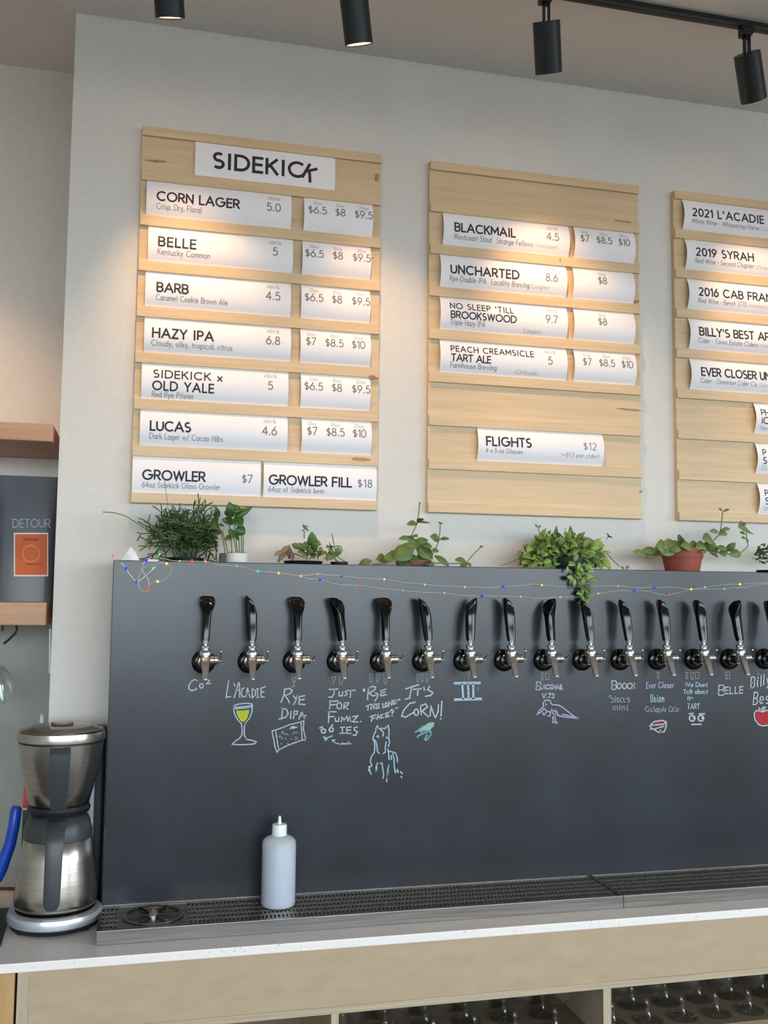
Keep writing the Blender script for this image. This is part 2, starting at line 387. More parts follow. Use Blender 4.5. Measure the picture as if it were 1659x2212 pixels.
# ------------------------------------------------------------------ the room
WALLX, WALLY, RECY = -0.336, 0.16, 0.46
def struct(name, mb, m, label, smooth=False):
    o = obj(name, mb, m, None, smooth); tag(o, label, None, None, 'structure'); return o
struct('floor', MB().box(LEFT-.1, RIGHT+.1, FRONT-.1, RECY+.1, -0.1, 0), 'floor_concrete', 'grey concrete floor of the taproom')
struct('ceiling', MB().box(LEFT-.1, RIGHT+.1, FRONT-.1, RECY+.1, CEIL, CEIL+.1), 'ceiling_paint', 'warm grey painted ceiling above the bar')
struct('wall_back', MB().box(WALLX, RIGHT, WALLY, RECY+.1, 0, CEIL), 'wall_paint', 'off white wall that carries the wooden menu boards')
struct('wall_recess', MB().box(LEFT, WALLX, RECY, RECY+.1, 0, CEIL), 'recess_paint', 'off white recessed wall behind the wooden shelves')
struct('recess_sheet_1', MB().box(LEFT, WALLX-.0004, RECY-.008, RECY-.0002, .9101, 1.5245), 'grey_sheet', 'darker grey green sheet over the recess wall under the lower shelf')  # thin sheet that turns the lower recess wall a darker grey green
struct('wall_left', MB().box(LEFT-.1, LEFT, FRONT, RECY+.1, 0, CEIL), 'wall_paint', 'plain side wall left of the bar')
mb = MB()
xs = [LEFT-.1]+[v for w in WIN_F for v in w]+[RIGHT+.1]
for i in range(0, len(xs), 2): mb.box(xs[i], xs[i+1], FRONT-.15, FRONT, 0, CEIL)
for a, b in WIN_F: mb.box(a, b, FRONT-.15, FRONT, 0, WZ0).box(a, b, FRONT-.15, FRONT, WZ1, CEIL)
struct('wall_front', mb, 'wall_paint', 'street side wall with tall window openings behind the photographer')
mb = MB()
ys = [FRONT]+[v for w in WIN_R for v in w]+[RECY+.1]
for i in range(0, len(ys), 2): mb.box(RIGHT, RIGHT+.15, ys[i], ys[i+1], 0, CEIL)
for a, b in WIN_R: mb.box(RIGHT, RIGHT+.15, a, b, 0, WZ0).box(RIGHT, RIGHT+.15, a, b, WZ1, CEIL)
struct('wall_right', mb, 'wall_paint', 'side wall with window openings right of the bar')
n_ = 0
for a, b in WIN_F:
    n_ += 1; m_ = (a+b)/2
    mb = MB()
    for x0, x1, z0, z1 in ((a, a+.06, WZ0, WZ1), (b-.06, b, WZ0, WZ1), (m_-.03, m_+.03, WZ0, WZ1), (a, b, WZ0, WZ0+.06), (a, b, WZ1-.06, WZ1)):
        mb.box(x0, x1, FRONT-.1, FRONT-.05, z0, z1)
    struct('window_%d' % n_, mb, 'window_frame', 'black framed street window')
for a, b in WIN_R:
    n_ += 1; m_ = (a+b)/2
    mb = MB()
    for y0, y1, z0, z1 in ((a, a+.06, WZ0, WZ1), (b-.06, b, WZ0, WZ1), (m_-.03, m_+.03, WZ0, WZ1), (a, b, WZ0, WZ0+.06), (a, b, WZ1-.06, WZ1)):
        mb.box(RIGHT+.05, RIGHT+.1, y0, y1, z0, z1)
    struct('window_%d' % n_, mb, 'window_frame', 'black framed side window')

# ------------------------------------------------------------------ menu boards
BT, BB, BWID = 2.735, 1.8136, 0.5989
PITCH, SLOT_TOP, SLOT_H = 0.11255, 2.712, 0.0865
PANEL_F, RAIL_F = 0.146, 0.1385
def board(x0, label):
    t = thing('menu_board', (x0+BWID/2, WALLY, BB), label, 'menu board', 'wooden menu boards on the wall')
    obj('backing_panel', MB().box(x0, x0+BWID, PANEL_F, WALLY-.0004, BB, BT), 'birch_ply', t, False)
    zs = []
    top = BT
    for i in range(8):
        st = SLOT_TOP-PITCH*i
        zs.append((st, top)); top = st-SLOT_H
    zs.append((BB, top))
    for (z0, z1) in zs:
        dx = random.uniform(0, .0015)
        obj('rail', MB().box(x0+dx, x0+BWID-random.uniform(0, .0015), RAIL_F, PANEL_F, z0, z1, 0.0012), 'birch_rail', t, False)
    return t
B1, B2, B3 = -0.1701, 0.5601, 1.2677
BOARDS = [board(B1, 'leftmost wooden menu board with the logo card on top and growler cards at the bottom'),
          board(B2, 'middle wooden menu board with four rows of cards and two bare rows at the bottom'),
          board(B3, 'wooden menu board at the right edge, cut off by the frame')]
# knots and a dark figure streak in the veneer are real marks of the wood
mat('knot', (158, 112, 72), 0.6, noise=(60, (190, 146, 100), (1, 1, 1), 3))
def knot(px, py, rx, ry, rot, yy, parent):
    mb = MB(); c_, s_ = math.cos(R(rot)), math.sin(R(rot)); pts = []
    for k in range(14):
        a = 2*math.pi*k/14; q = random.uniform(.8, 1.15); x, y = rx*q*math.cos(a), ry*q*math.sin(a)
        p = P(px+x*c_-y*s_, py+x*s_+y*c_, yy); pts.append(p)
    mb.add(pts, [tuple(range(14))]); obj('knot', mb, 'knot', parent, False, normals=False)
for (px, py, rx, ry, rot, rail, b_) in ((814, 383, 5, 9, 10, 0, 0), (780, 992, 22, 4, 4, 1, 0), (805, 815, 10, 4, 8, 1, 0), (1210, 562, 1.2, 6, 0, 1, 1), (1360, 885, 26, 2.2, 5, 0, 1), (1384, 1062, 5, 3, 0, 0, 1), (1345, 478, 22, 2, 8, 0, 1), (1376, 651, 6, 3, 0, 1, 1), (805, 558, 2.5, 2, 0, 0, 0), (340, 348, 24, 3, 4, 0, 0)):
    knot(px, py, rx, ry, rot, (RAIL_F if rail else PANEL_F)-.0003, BOARDS[b_])

def card(row, x0, x1, items, label, group, bulge=0.011, tilt=0.0):
    """items: (text, u0, u1 | None, baseline fraction from top, cap height fraction, weight, material, align)"""
    ztop = SLOT_TOP-PITCH*row+.0008; h = SLOT_H+.0016; w = x1-x0; z0 = ztop-h; yb = PANEL_F-.0015
    def S(u, v, off=0.0):
        return Vector((x0+u, yb-bulge*(1-(2*v/h-1)**2)-off, z0+v+tilt*(u/w-.5)))
    mb = MB(); NU, NV = 4, 14
    vv = [S(w*i/NU, h*j/NV) for i in range(NU+1) for j in range(NV+1)]
    ff = [(i*(NV+1)+j, (i+1)*(NV+1)+j, (i+1)*(NV+1)+j+1, i*(NV+1)+j+1) for i in range(NU) for j in range(NV)]
    n = len(vv)
    vv += [p+Vector((0, .0004, 0)) for p in vv]; ff2 = [tuple(k+n for k in q[::-1]) for q in ff]
    rim = [i*(NV+1) for i in range(NU+1)]+[NU*(NV+1)+j for j in range(1, NV+1)]+[i*(NV+1)+NV for i in range(NU-1, -1, -1)]+[j for j in range(NV-1, 0, -1)]
    side = [(rim[k], rim[k-1], rim[k-1]+n, rim[k]+n) for k in range(len(rim))]
    mb.add(vv, ff+ff2+side)
    t = thing('menu_card', ((x0+x1)/2, yb, z0), label, 'menu card', group)
    obj('card_sheet', mb, 'card_paper', t, True, normals=False)
    by = {}
    for (s, u0, u1, vf, hf, wt, m, al) in items:
        hh = hf*h
        st, tw = layout(s, hh, (u1-u0)*w if u1 is not None else None)
        ux = u0*w if al == 'l' else u0*w-tw/2
        m_ = by.setdefault((m, s, u0), MB())
        for q in st:
            q2 = [(ux+a, h*(1-vf)+b) for a, b in q]
            v, f = ribbon(q2, wt*hh, 0.004, wt*hh*0.45 if len(q) < 5 else 0)
            m_.add([S(a, b, .00035) for a, b in v], f)
    for (m, _s, _u0), m_ in by.items():
        if m_.v: obj('lettering', m_, m, t, False, normals=False)
    return t
Bd, Md, Gr, Pl = 'print_dark', 'print_mid', 'print_grey', 'print_pale'
def name_items(title, sub, abv, abu=.873, extra=(), two=(.36, .17, .64, .195, .83)):
    it = []
    if len(title) == 1: it.append((title[0][0], title[0][1], title[0][2], .575, .245, .195, Bd, 'l')); sb = .80
    else:
        it.append((title[0][0], title[0][1], title[0][2], two[0], two[1], .175, Bd, 'l')); it.append((title[1][0], title[1][1], title[1][2], two[2], two[3], .185, Bd, 'l')); sb = two[4]
    for (s, a, b, f_) in sub: it.append((s, a, b, sb if f_ == 1 else f_, .145, .125, Gr, 'l'))
    for e in extra: it.append(e)
    if abv:
        it.append(('ABV%', abu, None, .215, .095, .14, Pl, 'c')); it.append((abv, abu, None, .55, .225, .12, Md, 'c'))
    return it
def price_items(pr, us):
    lab = ('12oz', '16oz', '20oz'); it = []
    for p_, l_, u in zip(pr, lab, us):
        it.append((l_, u, None, .21, .10, .13, Pl, 'c')); it.append((p_, u, None, .485, .215, .12, Md, 'c'))
    return it
gN, gP = 'beer name cards on the menu boards', 'price cards on the menu boards'
t_ = card(0, B1+.127, B1+.478, [], 'white logo card at the top of the leftmost board', 'logo card', bulge=.005)
del t_['group']
# the logo: bold capitals, the last letter kicked over to the right
def logo(t):
    x0, x1 = B1+.127, B1+.478; w = x1-x0; h = SLOT_H+.0016; z0 = SLOT_TOP+.0008-h; hh = .41*h; mb = MB()
    st, tw = layout('SIDEKIC', hh, .635*w)
    u0 = .13*w; v0 = h*(1-.70)
    kk = [[(0, 0), (0, 1)], [(.56, 1), (.0, .42)], [(.2, .62), (.6, 0)]]
    ca, sa = math.cos(R(-28)), math.sin(R(-28))
    for q in kk: st.append([(tw-.02*hh+(a*ca-b*sa)*hh*.98, (a*sa+b*ca+.06)*hh) for a, b in q])
    for q in st:
        v, f = ribbon([(u0+a, v0+b) for a, b in q], .205*hh, .004, .09*hh if len(q) < 5 else 0)
        mb.add([Vector((x0+a, PANEL_F-.0015-.005*(1-(2*b/h-1)**2)-.00035, z0+b)) for a, b in v], f)
    obj('lettering', mb, Bd, t, False, normals=False)
logo(t_)
rows1 = [
 ([('CORN LAGER', .073, .63)], [('Crisp, Dry, Floral', .07, .373, 1)], '5.0', ('$6.5', '$8', '$9.5'), (.19, .52, .86), .014, .367, .399, .577),
 ([('BELLE', .073, .32)], [('Kentucky Common', .067, .42, 1)], '5', ('$6.5', '$8', '$9.5'), (.17, .51, .86), .021, .373, .397, .573),
 ([('BARB', .08, .286)], [('Caramel Cookie Brown Ale', .075, .556, 1)], '4.5', ('$6.5', '$8', '$9.5'), (.18, .51, .86), .018, .370, .396, .573),
 ([('HAZY IPA', .057, .46)], [('Cloudy, silky, tropical, citrus', .05, .593, 1)], '6.8', ('$7', '$8.5', '$10'), (.145, .475, .82), .019, .372, .396, .575),
 ([('SIDEKICK x', .08, .537), ('OLD YALE', .077, .482)], [('Red Rye Pilsner', .074, .35, 1)], '5', ('$6.5', '$8', '$9.5'), (.18, .51, .86), .016, .368, .399, .576),
 ([('LUCAS', .07, .333)], [('Dark Lager w/ Cacao Nibs', .066, .554, 1)], '4.6', ('$7', '$8.5', '$10'), (.145, .475, .82), .016, .368, .403, .580)]
ords = ['second', 'third', 'fourth', 'fifth', 'sixth', 'seventh']
for i, (ti, su, ab, pr, us, a, b, c_, d_) in enumerate(rows1):
    bu = random.uniform(.011, .014)
    card(i+1, B1+a, B1+b, name_items(ti, su, ab, two=(.40, .205, .735, .225, .925)), 'wide name card in the %s row of the leftmost board' % ords[i], gN, bu, random.uniform(-.0006, .0006))
    card(i+1, B1+c_, B1+d_, price_items(pr, us), 'three-price card in the %s row of the leftmost board' % ords[i], gP, bu, random.uniform(-.0006, .0006))
card(7, B1+.002, B1+.305, [('GROWLER', .082, .557, .63, .245, .195, Bd, 'l'), ('$7', .853, .93, .62, .21, .12, Md, 'l'), ('64oz Sidekick Glass Growler', .078, .677, .84, .14, .125, Gr, 'l')],
     'card priced at seven dollars, bottom left of the leftmost board', gN, .009)
card(7, B1+.312, B1+.595, [('GROWLER FILL', .05, .77, .63, .245, .195, Bd, 'l'), ('$18', .83, .955, .62, .21, .12, Md, 'l'), ('64oz of Sidekick beer', .044, .53, .84, .14, .125, Gr, 'l')],
     'card priced at eighteen dollars, bottom right of the leftmost board', gN, .009)
rows2 = [
 ([('BLACKMAIL', .087, .556)], [('Westcoast Stout', .082, .375, 1), ('Strange Fellows', .415, .697, 1)], '4.5', [('(Vancouver)', .714, .903, .80, .125, .09, Pl, 'l')], ('$7', '$8.5', '$10'), (.16, .48, .81), .035, .389, .404, .583, .859),
 ([('UNCHARTED', .078, .607)], [('Rye Double IPA', .072, .352, 1), ('Locality Brewing', .395, .695, 1)], '8.6', [('(Langley)', .71, .856, .80, .125, .09, Pl, 'l')], ('$8',), (.464,), .028, .381, .400, .580, .873),
 ([("NO SLEEP 'TILL", .075, .564), ('BROOKSWOOD', .08, .584)], [('Triple Hazy IPA', .076, .343, 1)], '9.7', [('(Langley)', .647, .786, .90, .125, .09, Pl, 'l')], ('$8',), (.457,), .028, .382, .401, .580, .869),
 ([('PEACH CREAMSICLE', .083, .727), ('TART ALE', .085, .387)], [('Farmhouse Brewing', .08, .436, 1)], '5', [('(Chilliwack)', .59, .767, .90, .125, .09, Pl, 'l')], ('$7', '$8.5', '$10'), (.2, .517, .848), .028, .380, .401, .582, .86)]
for i, (ti, su, ab, ex, pr, us, a, b, c_, d_, au) in enumerate(rows2):
    card(i+1, B2+a, B2+b, name_items(ti, su, ab, au, ex), 'wide name card in the %s row of the middle board' % ords[i], gN, .0135, random.uniform(-.0006, .0006))
    card(i+1, B2+c_, B2+d_, price_items(pr, us), '%s card in the %s row of the middle board' % ('three-price' if len(pr) > 1 else 'single-price', ords[i]), gP, .0135, random.uniform(-.0006, .0006))
card(6, B2+.131, B2+.484, [('FLIGHTS', .065, .41, .53, .25, .195, Bd, 'l'), ('4 x 5 oz Glasses', .06, .346, .74, .125, .11, Md, 'l'), ('$12', .834, .935, .52, .21, .10, Md, 'l'), ('(+$1.5 per cider)', .66, .96, .76, .125, .10, Gr, 'l')],
     'lone wide card low on the middle board between two bare rows', gN, .0135)
rows3 = [("2021 L'ACADIE", .076, .707, 'White Wine - Whispering Horse', .067, .67, '(Chil', .025),
         ('2019 SYRAH', .084, .59, 'Red Wine - Second Chapter', .08, .595, '(Oliver)', .031),
         ('2016 CAB FRANC', .089, .80, 'Red Wine - Bench 1775', .084, .508, '(Naramata)', .036),
         ("BILLY'S BEST APPLE", .08, .83, 'Cider - Taves Estate Cidery', .072, .60, '(Abbot', .038),
         ('EVER CLOSER UNION', .089, .83, 'Cider - Dominion Cider Co.', .083, .587, '(Summ', .039)]
for i, (ti, a, b, su, c_, d_, ex, x_) in enumerate(rows3):
    card(i, B3+x_, B3+x_+.353, [(ti, a, b, .55, .245, .185, Bd, 'l'), (su, c_, d_, .775, .135, .12, Gr, 'l'), (ex, d_+.02, None, .775, .11, .08, Pl, 'l')],
         'wide name card in the %s row of the cut-off right board' % (['top']+ords)[i], gN, .0145)
for i, (l1, l2, l3, x_) in enumerate((('PH', 'iO', 'Non', .237), ('P', 'S', 'Ci', .239), ('P', 'S', 'Un', .243))):
    card(5+i, B3+x_, B3+x_+.353, [(l1, .05, None, .42, .19, .15, Bd, 'l'), (l2, .05, None, .68, .2, .16, Bd, 'l'), (l3, .045, None, .87, .12, .10, Gr, 'l')],
         'partly visible card in the %s row of the cut-off right board' % ['sixth', 'seventh', 'eighth'][i], gN, .0155)

# ------------------------------------------------------------------ tap cabinet with the slate front
TX0, TTOP, TBOT = -0.2009, 1.6723, 0.9105
tapbox = thing('tap_cabinet', (0.9, 0.08, TBOT), 'dark grey slate tap panel with chalk writing standing on the counter', 'tap panel')
obj('side_panel', MB().box(TX0, 2.6, .012, WALLY-.001, TBOT, TTOP), 'slate_edge', tapbox, False)
obj('slate_face', MB().box(TX0, 2.6, 0, .012, TBOT, TTOP, .0015), 'slate', tapbox, False)
CH = -0.0009
def chalk(name, origin, s, items, label):
    """items: (material, width in frame pixels, [strokes in zoomed pixels]); polygons are filled when width is 0."""
    ox, oy = origin; n = 0
    for (m, w, strokes) in items:
        mb = MB(); n += 1
        for q in strokes:
            pp = [(ox+a/s, oy+b/s) for a, b in q]
            if w == 0:
                mb.add([P(a, b, CH+.0003) for a, b in pp], [tuple(range(len(pp)))]); continue
            v, f = ribbon(pp, w, 6, w*.35)
            mb.add([P(a, b, CH) for a, b in v], f)
        obj(name, mb, m, tapbox, False, label=label, normals=False)
def word(s, x0, x1, y0, y1, by0=None, jit=.03):
    """Handwritten line: strokes in zoomed pixels, cap top y0, baseline y1 (by0: baseline at the right end)."""
    h = y1-y0; st, tw = layout(s, h, x1-x0, .12); out = []
    for q in st:
        dx, dy = random.uniform(-jit, jit)*h, random.uniform(-jit, jit)*h; sl = random.uniform(.02, .1)
        out.append([(x0+a+b*sl+dx, y1+((by0-y1)*a/(x1-x0) if by0 else 0)-b+dy) for a, b in q])
    return out
def circ(cx, cy, rx, ry): return arc(cx, cy, rx, ry, 0, 360)
D1 = (390, 1440); s1 = 4.1475
chalk('chalk_writing', D1, s1, [('chalk', 2.6, [[(150, 125), (125, 115), (95, 135), (75, 170), (75, 200), (100, 215), (130, 208), (145, 195)], circ(187, 172, 16, 20), [(230, 122), (245, 115), (258, 125), (245, 142), (235, 153), (268, 152)]])], 'chalk letters and a raised two under the first tap')
chalk('chalk_writing', D1, s1, [('chalk', 2.4, [[(432, 122), (420, 200), (408, 275), (450, 268)], [(478, 150), (487, 175)], [(525, 128), (500, 210), (480, 280)], [(525, 128), (530, 200), (530, 275)], [(495, 215), (530, 210)], [(572, 190), (552, 200), (545, 240), (552, 270), (575, 268)], [(600, 190), (585, 270)], [(600, 190), (622, 275)], [(590, 240), (615, 238)], [(645, 195), (640, 280)], [(640, 195), (672, 215), (670, 255), (640, 282)], [(690, 200), (690, 275)], [(680, 198), (700, 198)], [(680, 278), (702, 276)], [(762, 178), (720, 195), (722, 270), (752, 275)], [(722, 232), (748, 225)]])], 'thin chalk capitals above the drawn wine glass')
chalk('chalk_drawing', D1, s1, [('chalk_yellow', 0, [[(497, 392), (560, 394), (615, 385), (612, 420), (595, 465), (570, 494), (548, 494), (520, 460), (503, 425)]]),
  ('chalk_blue', 2.4, [[(475, 352), (520, 335), (590, 328), (640, 333), (643, 345), (600, 355), (530, 362), (480, 365), (475, 352)], [(480, 378), (560, 372), (638, 360)], [(475, 355), (478, 400), (490, 440), (515, 480), (545, 510)], [(645, 345), (640, 400), (620, 460), (590, 495), (575, 512)]]),
  ('chalk', 2.4, [[(545, 512), (552, 560), (550, 610), (530, 640), (490, 670), (462, 695), (520, 700), (600, 698), (660, 692), (680, 675), (640, 660), (590, 652)], [(575, 512), (570, 570), (572, 620), (585, 640)]])], 'chalk drawing of a wine glass filled yellow')
chalk('chalk_writing', D1, s1, [('chalk', 2.6, [[(935, 200), (925, 255), (900, 320)], [(930, 205), (975, 195), (1000, 215), (985, 240), (935, 260)], [(940, 265), (965, 300), (975, 325)], [(1010, 260), (1030, 290), (1050, 255)], [(1050, 262), (1020, 330), (1010, 340)], [(1112, 260), (1065, 270), (1060, 335), (1115, 340)], [(1065, 300), (1110, 293)],
  [(915, 370), (905, 470)], [(880, 470), (940, 455), (965, 420), (950, 385), (905, 368)], [(990, 400), (985, 465)], [(1020, 395), (1010, 465)], [(1020, 398), (1048, 400), (1045, 425), (1015, 432)], [(1085, 400), (1060, 470)], [(1085, 400), (1110, 465)], [(1068, 440), (1125, 438)]]),
  ('chalk_dim', 1.6, [[(1000, 100), (1035, 97), (1032, 130), (1003, 132), (1000, 100)], [(1017, 133), (1012, 175)], [(992, 180), (1025, 178)]])], 'chalk capitals on two lines above the drawn chip bag')
chalk('chalk_drawing', D1, s1, [('chalk', 2.4, [[(820, 575), (850, 570), (880, 745), (865, 765), (850, 735), (820, 580)], [(850, 568), (890, 555), (980, 520), (1080, 495)], [(1080, 490), (1105, 490), (1100, 560), (1120, 645)], [(1080, 495), (1090, 655)], [(1090, 655), (1115, 660)], [(880, 745), (960, 705), (1090, 658)]]),
  ('chalk_dim', 1.8, [[(905, 600), (915, 580), (930, 605), (960, 605)], [(890, 615), (885, 630), (905, 625)], [(1005, 605), (1020, 590), (1045, 590)], [(900, 645), (915, 640)], [(935, 640), (945, 650)], [(985, 650), (1000, 650)], [(900, 690), (910, 694)], [(960, 682), (966, 700)], [(945, 600), (965, 612)]]),
  ('chalk_pink', 2, [[(1025, 630), (1050, 655)], [(1048, 630), (1028, 658)]]), ('chalk_blue', 0, [[(970, 560), (1000, 532), (1055, 540), (1020, 555)]])], 'chalk drawing of a tilted snack bag')
chalk('chalk_writing', D1, s1, [('chalk', 2.5, [[(1330, 205), (1410, 200)], [(1375, 205), (1375, 245), (1355, 275), (1325, 272)], [(1420, 225), (1420, 262), (1450, 262), (1452, 225)], [(1495, 215), (1475, 225), (1492, 245), (1470, 262)], [(1490, 215), (1565, 212)], [(1525, 215), (1520, 275)],
  [(1335, 310), (1410, 308)], [(1340, 310), (1335, 380)], [(1338, 345), (1390, 340)], circ(1422, 350, 22, 28), [(1465, 320), (1462, 380)], [(1465, 322), (1505, 325), (1500, 345), (1465, 352), (1500, 382)],
  [(1320, 405), (1395, 405)], [(1330, 405), (1325, 500)], [(1328, 450), (1375, 447)], [(1385, 460), (1388, 490), (1415, 490), (1420, 455)], [(1440, 495), (1445, 450), (1465, 480), (1490, 445), (1500, 490)], [(1500, 490), (1515, 445), (1525, 490)], [(1540, 450), (1590, 440), (1540, 495), (1590, 495)], [(1612, 492), (1618, 493)],
  [(1430, 545), (1470, 542)], [(1450, 545), (1450, 595)], [(1425, 598), (1475, 596)], [(1530, 540), (1490, 545), (1490, 598), (1530, 598)], [(1490, 570), (1525, 568)], [(1585, 540), (1555, 548), (1560, 570), (1585, 585), (1570, 615), (1545, 612)]]),
  ('chalk_dim', 1.4, [[(1358, 95), (1390, 92), (1385, 120), (1368, 135), (1360, 115), (1358, 95)], [(1370, 135), (1368, 165)], [(1420, 92), (1452, 90), (1448, 155), (1425, 158), (1420, 92)]])], 'chalk words on four lines beside a doodled face')
chalk('chalk_drawing', D1, s1, [('chalk', 3.0, [circ(1280, 577, 20, 18), circ(1350, 565, 18, 18), [(1248, 550), (1275, 538)], [(1350, 538), (1362, 520)]]), ('chalk_blue', 2.6, [[(1282, 628), (1310, 640), (1360, 620)], [(1285, 630), (1300, 660), (1315, 640)]]),
  ('chalk', 1.8, [[(1360, 655), (1390, 685), (1430, 695)], [(1360, 655), (1385, 658)], [(1360, 655), (1362, 675)], [(1440, 697), (1442, 684), (1452, 696), (1454, 684), (1465, 696)], [(1474, 684), (1474, 696)], [(1492, 684), (1482, 690), (1494, 696)], [(1504, 670), (1504, 696)], [(1504, 686), (1518, 684), (1528, 694)]])], 'chalk doodle of a face with an arrow')
D2 = (760, 1440); s2 = 5.53
chalk('chalk_writing', D2, s2, [('chalk', 2.6, [[(137, 270), (140, 295)], [(150, 268), (153, 292)], [(200, 260), (190, 330), (188, 395)], [(190, 265), (240, 235), (285, 245), (270, 280), (200, 320)], [(210, 320), (250, 350), (280, 345)], [(285, 310), (300, 335), (325, 305)], [(325, 305), (300, 370), (275, 410)], [(405, 270), (345, 290), (345, 350), (410, 335)], [(345, 318), (395, 305)],
  [(170, 475), (230, 450)], [(200, 465), (190, 520)], [(240, 450), (228, 510)], [(270, 440), (262, 505)], [(235, 480), (265, 475)], [(330, 445), (290, 450), (288, 500), (332, 490)], [(290, 475), (322, 468)], [(370, 440), (372, 490), (395, 485)], circ(412, 455, 14, 25), [(440, 475), (445, 420), (475, 460), (480, 400)], [(522, 398), (497, 410), (497, 448), (525, 440), (525, 422)], [(545, 405), (575, 388)],
  [(215, 600), (290, 575)], [(245, 595), (232, 655)], [(240, 625), (275, 612)], [(300, 630), (315, 570), (335, 620)], [(300, 605), (330, 600)], [(372, 570), (345, 580), (350, 615), (380, 605)], [(445, 545), (400, 560), (405, 605), (450, 590)], [(400, 583), (435, 575)], [(460, 535), (480, 512), (500, 530), (480, 560)], [(480, 582), (484, 588)], [(520, 498), (550, 490)]]),
  ('chalk_dim', 1.4, [[(215, 90), (245, 88), (242, 180), (220, 182), (212, 150), (215, 90)], [(290, 95), (330, 92), (322, 150), (315, 182), (295, 182), (298, 140), (290, 95)], [(378, 95), (385, 140), (385, 205), (412, 205), (408, 150), (415, 100)]])], 'chalk pun on three lines above the drawn horse')
chalk('chalk_drawing', D2, s2, [('chalk_blue', 2.5, [[(285, 745), (305, 705), (318, 740)], [(400, 740), (435, 700), (445, 760), (440, 870)], [(290, 760), (265, 810), (250, 860), (270, 900), (275, 960), (270, 1010)], [(285, 890), (300, 940), (305, 1010), (325, 1035)], [(445, 870), (450, 910), (435, 955)], [(410, 900), (400, 960), (400, 1020), (375, 1040)], [(330, 740), (365, 770), (380, 800), (370, 830)], [(345, 735), (395, 740), (410, 720)], [(300, 835), (315, 825), (318, 850)], [(410, 840), (425, 855)], [(285, 890), (262, 870)],
  [(270, 1025), (235, 1075), (220, 1130), (240, 1180), (205, 1210), (215, 1250), (232, 1285)], [(310, 1150), (290, 1190), (285, 1285)], [(340, 1155), (360, 1150), (365, 1190), (380, 1290), (372, 1335)], [(440, 1180), (425, 1260), (415, 1375)], [(430, 985), (440, 1040), (445, 1110)], [(450, 1010), (520, 1030), (540, 1080), (545, 1140)], [(490, 1040), (505, 1100), (505, 1180), (520, 1270)], [(470, 1060), (475, 1110)], [(520, 1270), (545, 1230), (555, 1265)], [(580, 1255), (605, 1280)], [(585, 1310), (600, 1325)], [(300, 1200), (285, 1285)], [(205, 1190), (205, 1250)], [(435, 1250), (420, 1330)]])], 'chalk drawing of a long-faced horse')
chalk('chalk_writing', D2, s2, [('chalk', 2.9, [[(645, 265), (800, 215)], [(715, 245), (690, 370)], [(640, 390), (695, 375)], [(735, 272), (830, 262)], [(790, 270), (785, 345)], [(860, 245), (868, 280)], [(930, 235), (905, 275), (970, 310), (940, 345), (880, 355)],
  [(755, 425), (690, 440), (620, 520), (595, 590), (640, 605), (735, 550)], circ(770, 545, 26, 36), [(820, 490), (830, 575)], [(820, 470), (880, 445), (905, 480), (840, 530), (915, 600)], [(935, 590), (945, 470), (985, 590), (1000, 605), (1030, 540), (1035, 455)], [(1075, 415), (1065, 590)], [(1060, 620), (1062, 628)]]),
  ('chalk_dim', 1.4, [[(775, 95), (805, 92), (798, 180), (778, 182), (775, 95)], [(828, 95), (855, 92), (850, 180), (832, 180), (828, 95)], [(880, 92), (925, 90), (908, 150), (908, 184), (884, 184), (888, 140), (880, 92)]])], 'large chalk words with an exclamation mark above the drawn corn cob')
chalk('chalk_drawing', D2, s2, [('chalk_green', 0, [[(770, 780), (850, 715), (930, 665), (985, 665), (980, 710), (930, 760), (850, 770)]]), ('chalk_teal', 3.2, [[(760, 785), (810, 745), (860, 710)], [(810, 820), (880, 785), (940, 770), (945, 810), (890, 880), (870, 870), (900, 810)], [(780, 845), (800, 820)], [(800, 760), (840, 790)]])], 'chalk drawing of a corn cob in its leaf')
chalk('chalk_drawing', D2, s2, [('chalk_blue', 5.6, [[(1228, 198), (1528, 195)], [(1232, 395), (1545, 385)]]), ('chalk_blue', 4.4, [[(1320, 210), (1330, 380)], [(1388, 210), (1395, 380)], [(1450, 210), (1452, 380)]]), ('chalk_dim', 1.4, [[(1378, 75), (1410, 72), (1405, 110), (1385, 110), (1378, 75)], [(1395, 110), (1393, 160)], [(1512, 240), (1508, 290)]])], 'bold chalk roman numeral three')
D3 = (1120, 1440); s3 = 5.925
chalk('chalk_writing', D3, s3, [('chalk_lilac', 2.3, word('B', 224, 262, 195, 298)+word('LACKMAIL', 276, 566, 232, 288)), ('chalk', 2.2, word('V.73', 302, 452, 345, 402)), ('chalk_dim', 1.4, [[(290, 75), (310, 72), (315, 170), (290, 172), (290, 75)], [(345, 90), (390, 85), (385, 165), (345, 165), (345, 90)]])], 'small chalk words above the drawn crow')
chalk('chalk_drawing', D3, s3, [('chalk_lilac', 2.4, [[(235, 615), (270, 560), (320, 510), (315, 470), (340, 430), (400, 430), (415, 470), (430, 485), (520, 495), (590, 540), (640, 580), (720, 640), (800, 685)], [(800, 685), (740, 660), (640, 650), (540, 635), (480, 590)], [(235, 615), (300, 570), (330, 530)], [(320, 530), (370, 575), (410, 580), (405, 630)], [(310, 590), (325, 620), (350, 590), (365, 575)], [(420, 545), (440, 600), (465, 620)], [(450, 550), (500, 630)], [(480, 560), (525, 640)], [(440, 640), (445, 700), (430, 710)], [(465, 640), (475, 700), (495, 720)], [(440, 715), (470, 700), (480, 730)], [(345, 475), (358, 490)], [(560, 610), (700, 640)], [(370, 630), (405, 632)]])], 'chalk drawing of a crow')
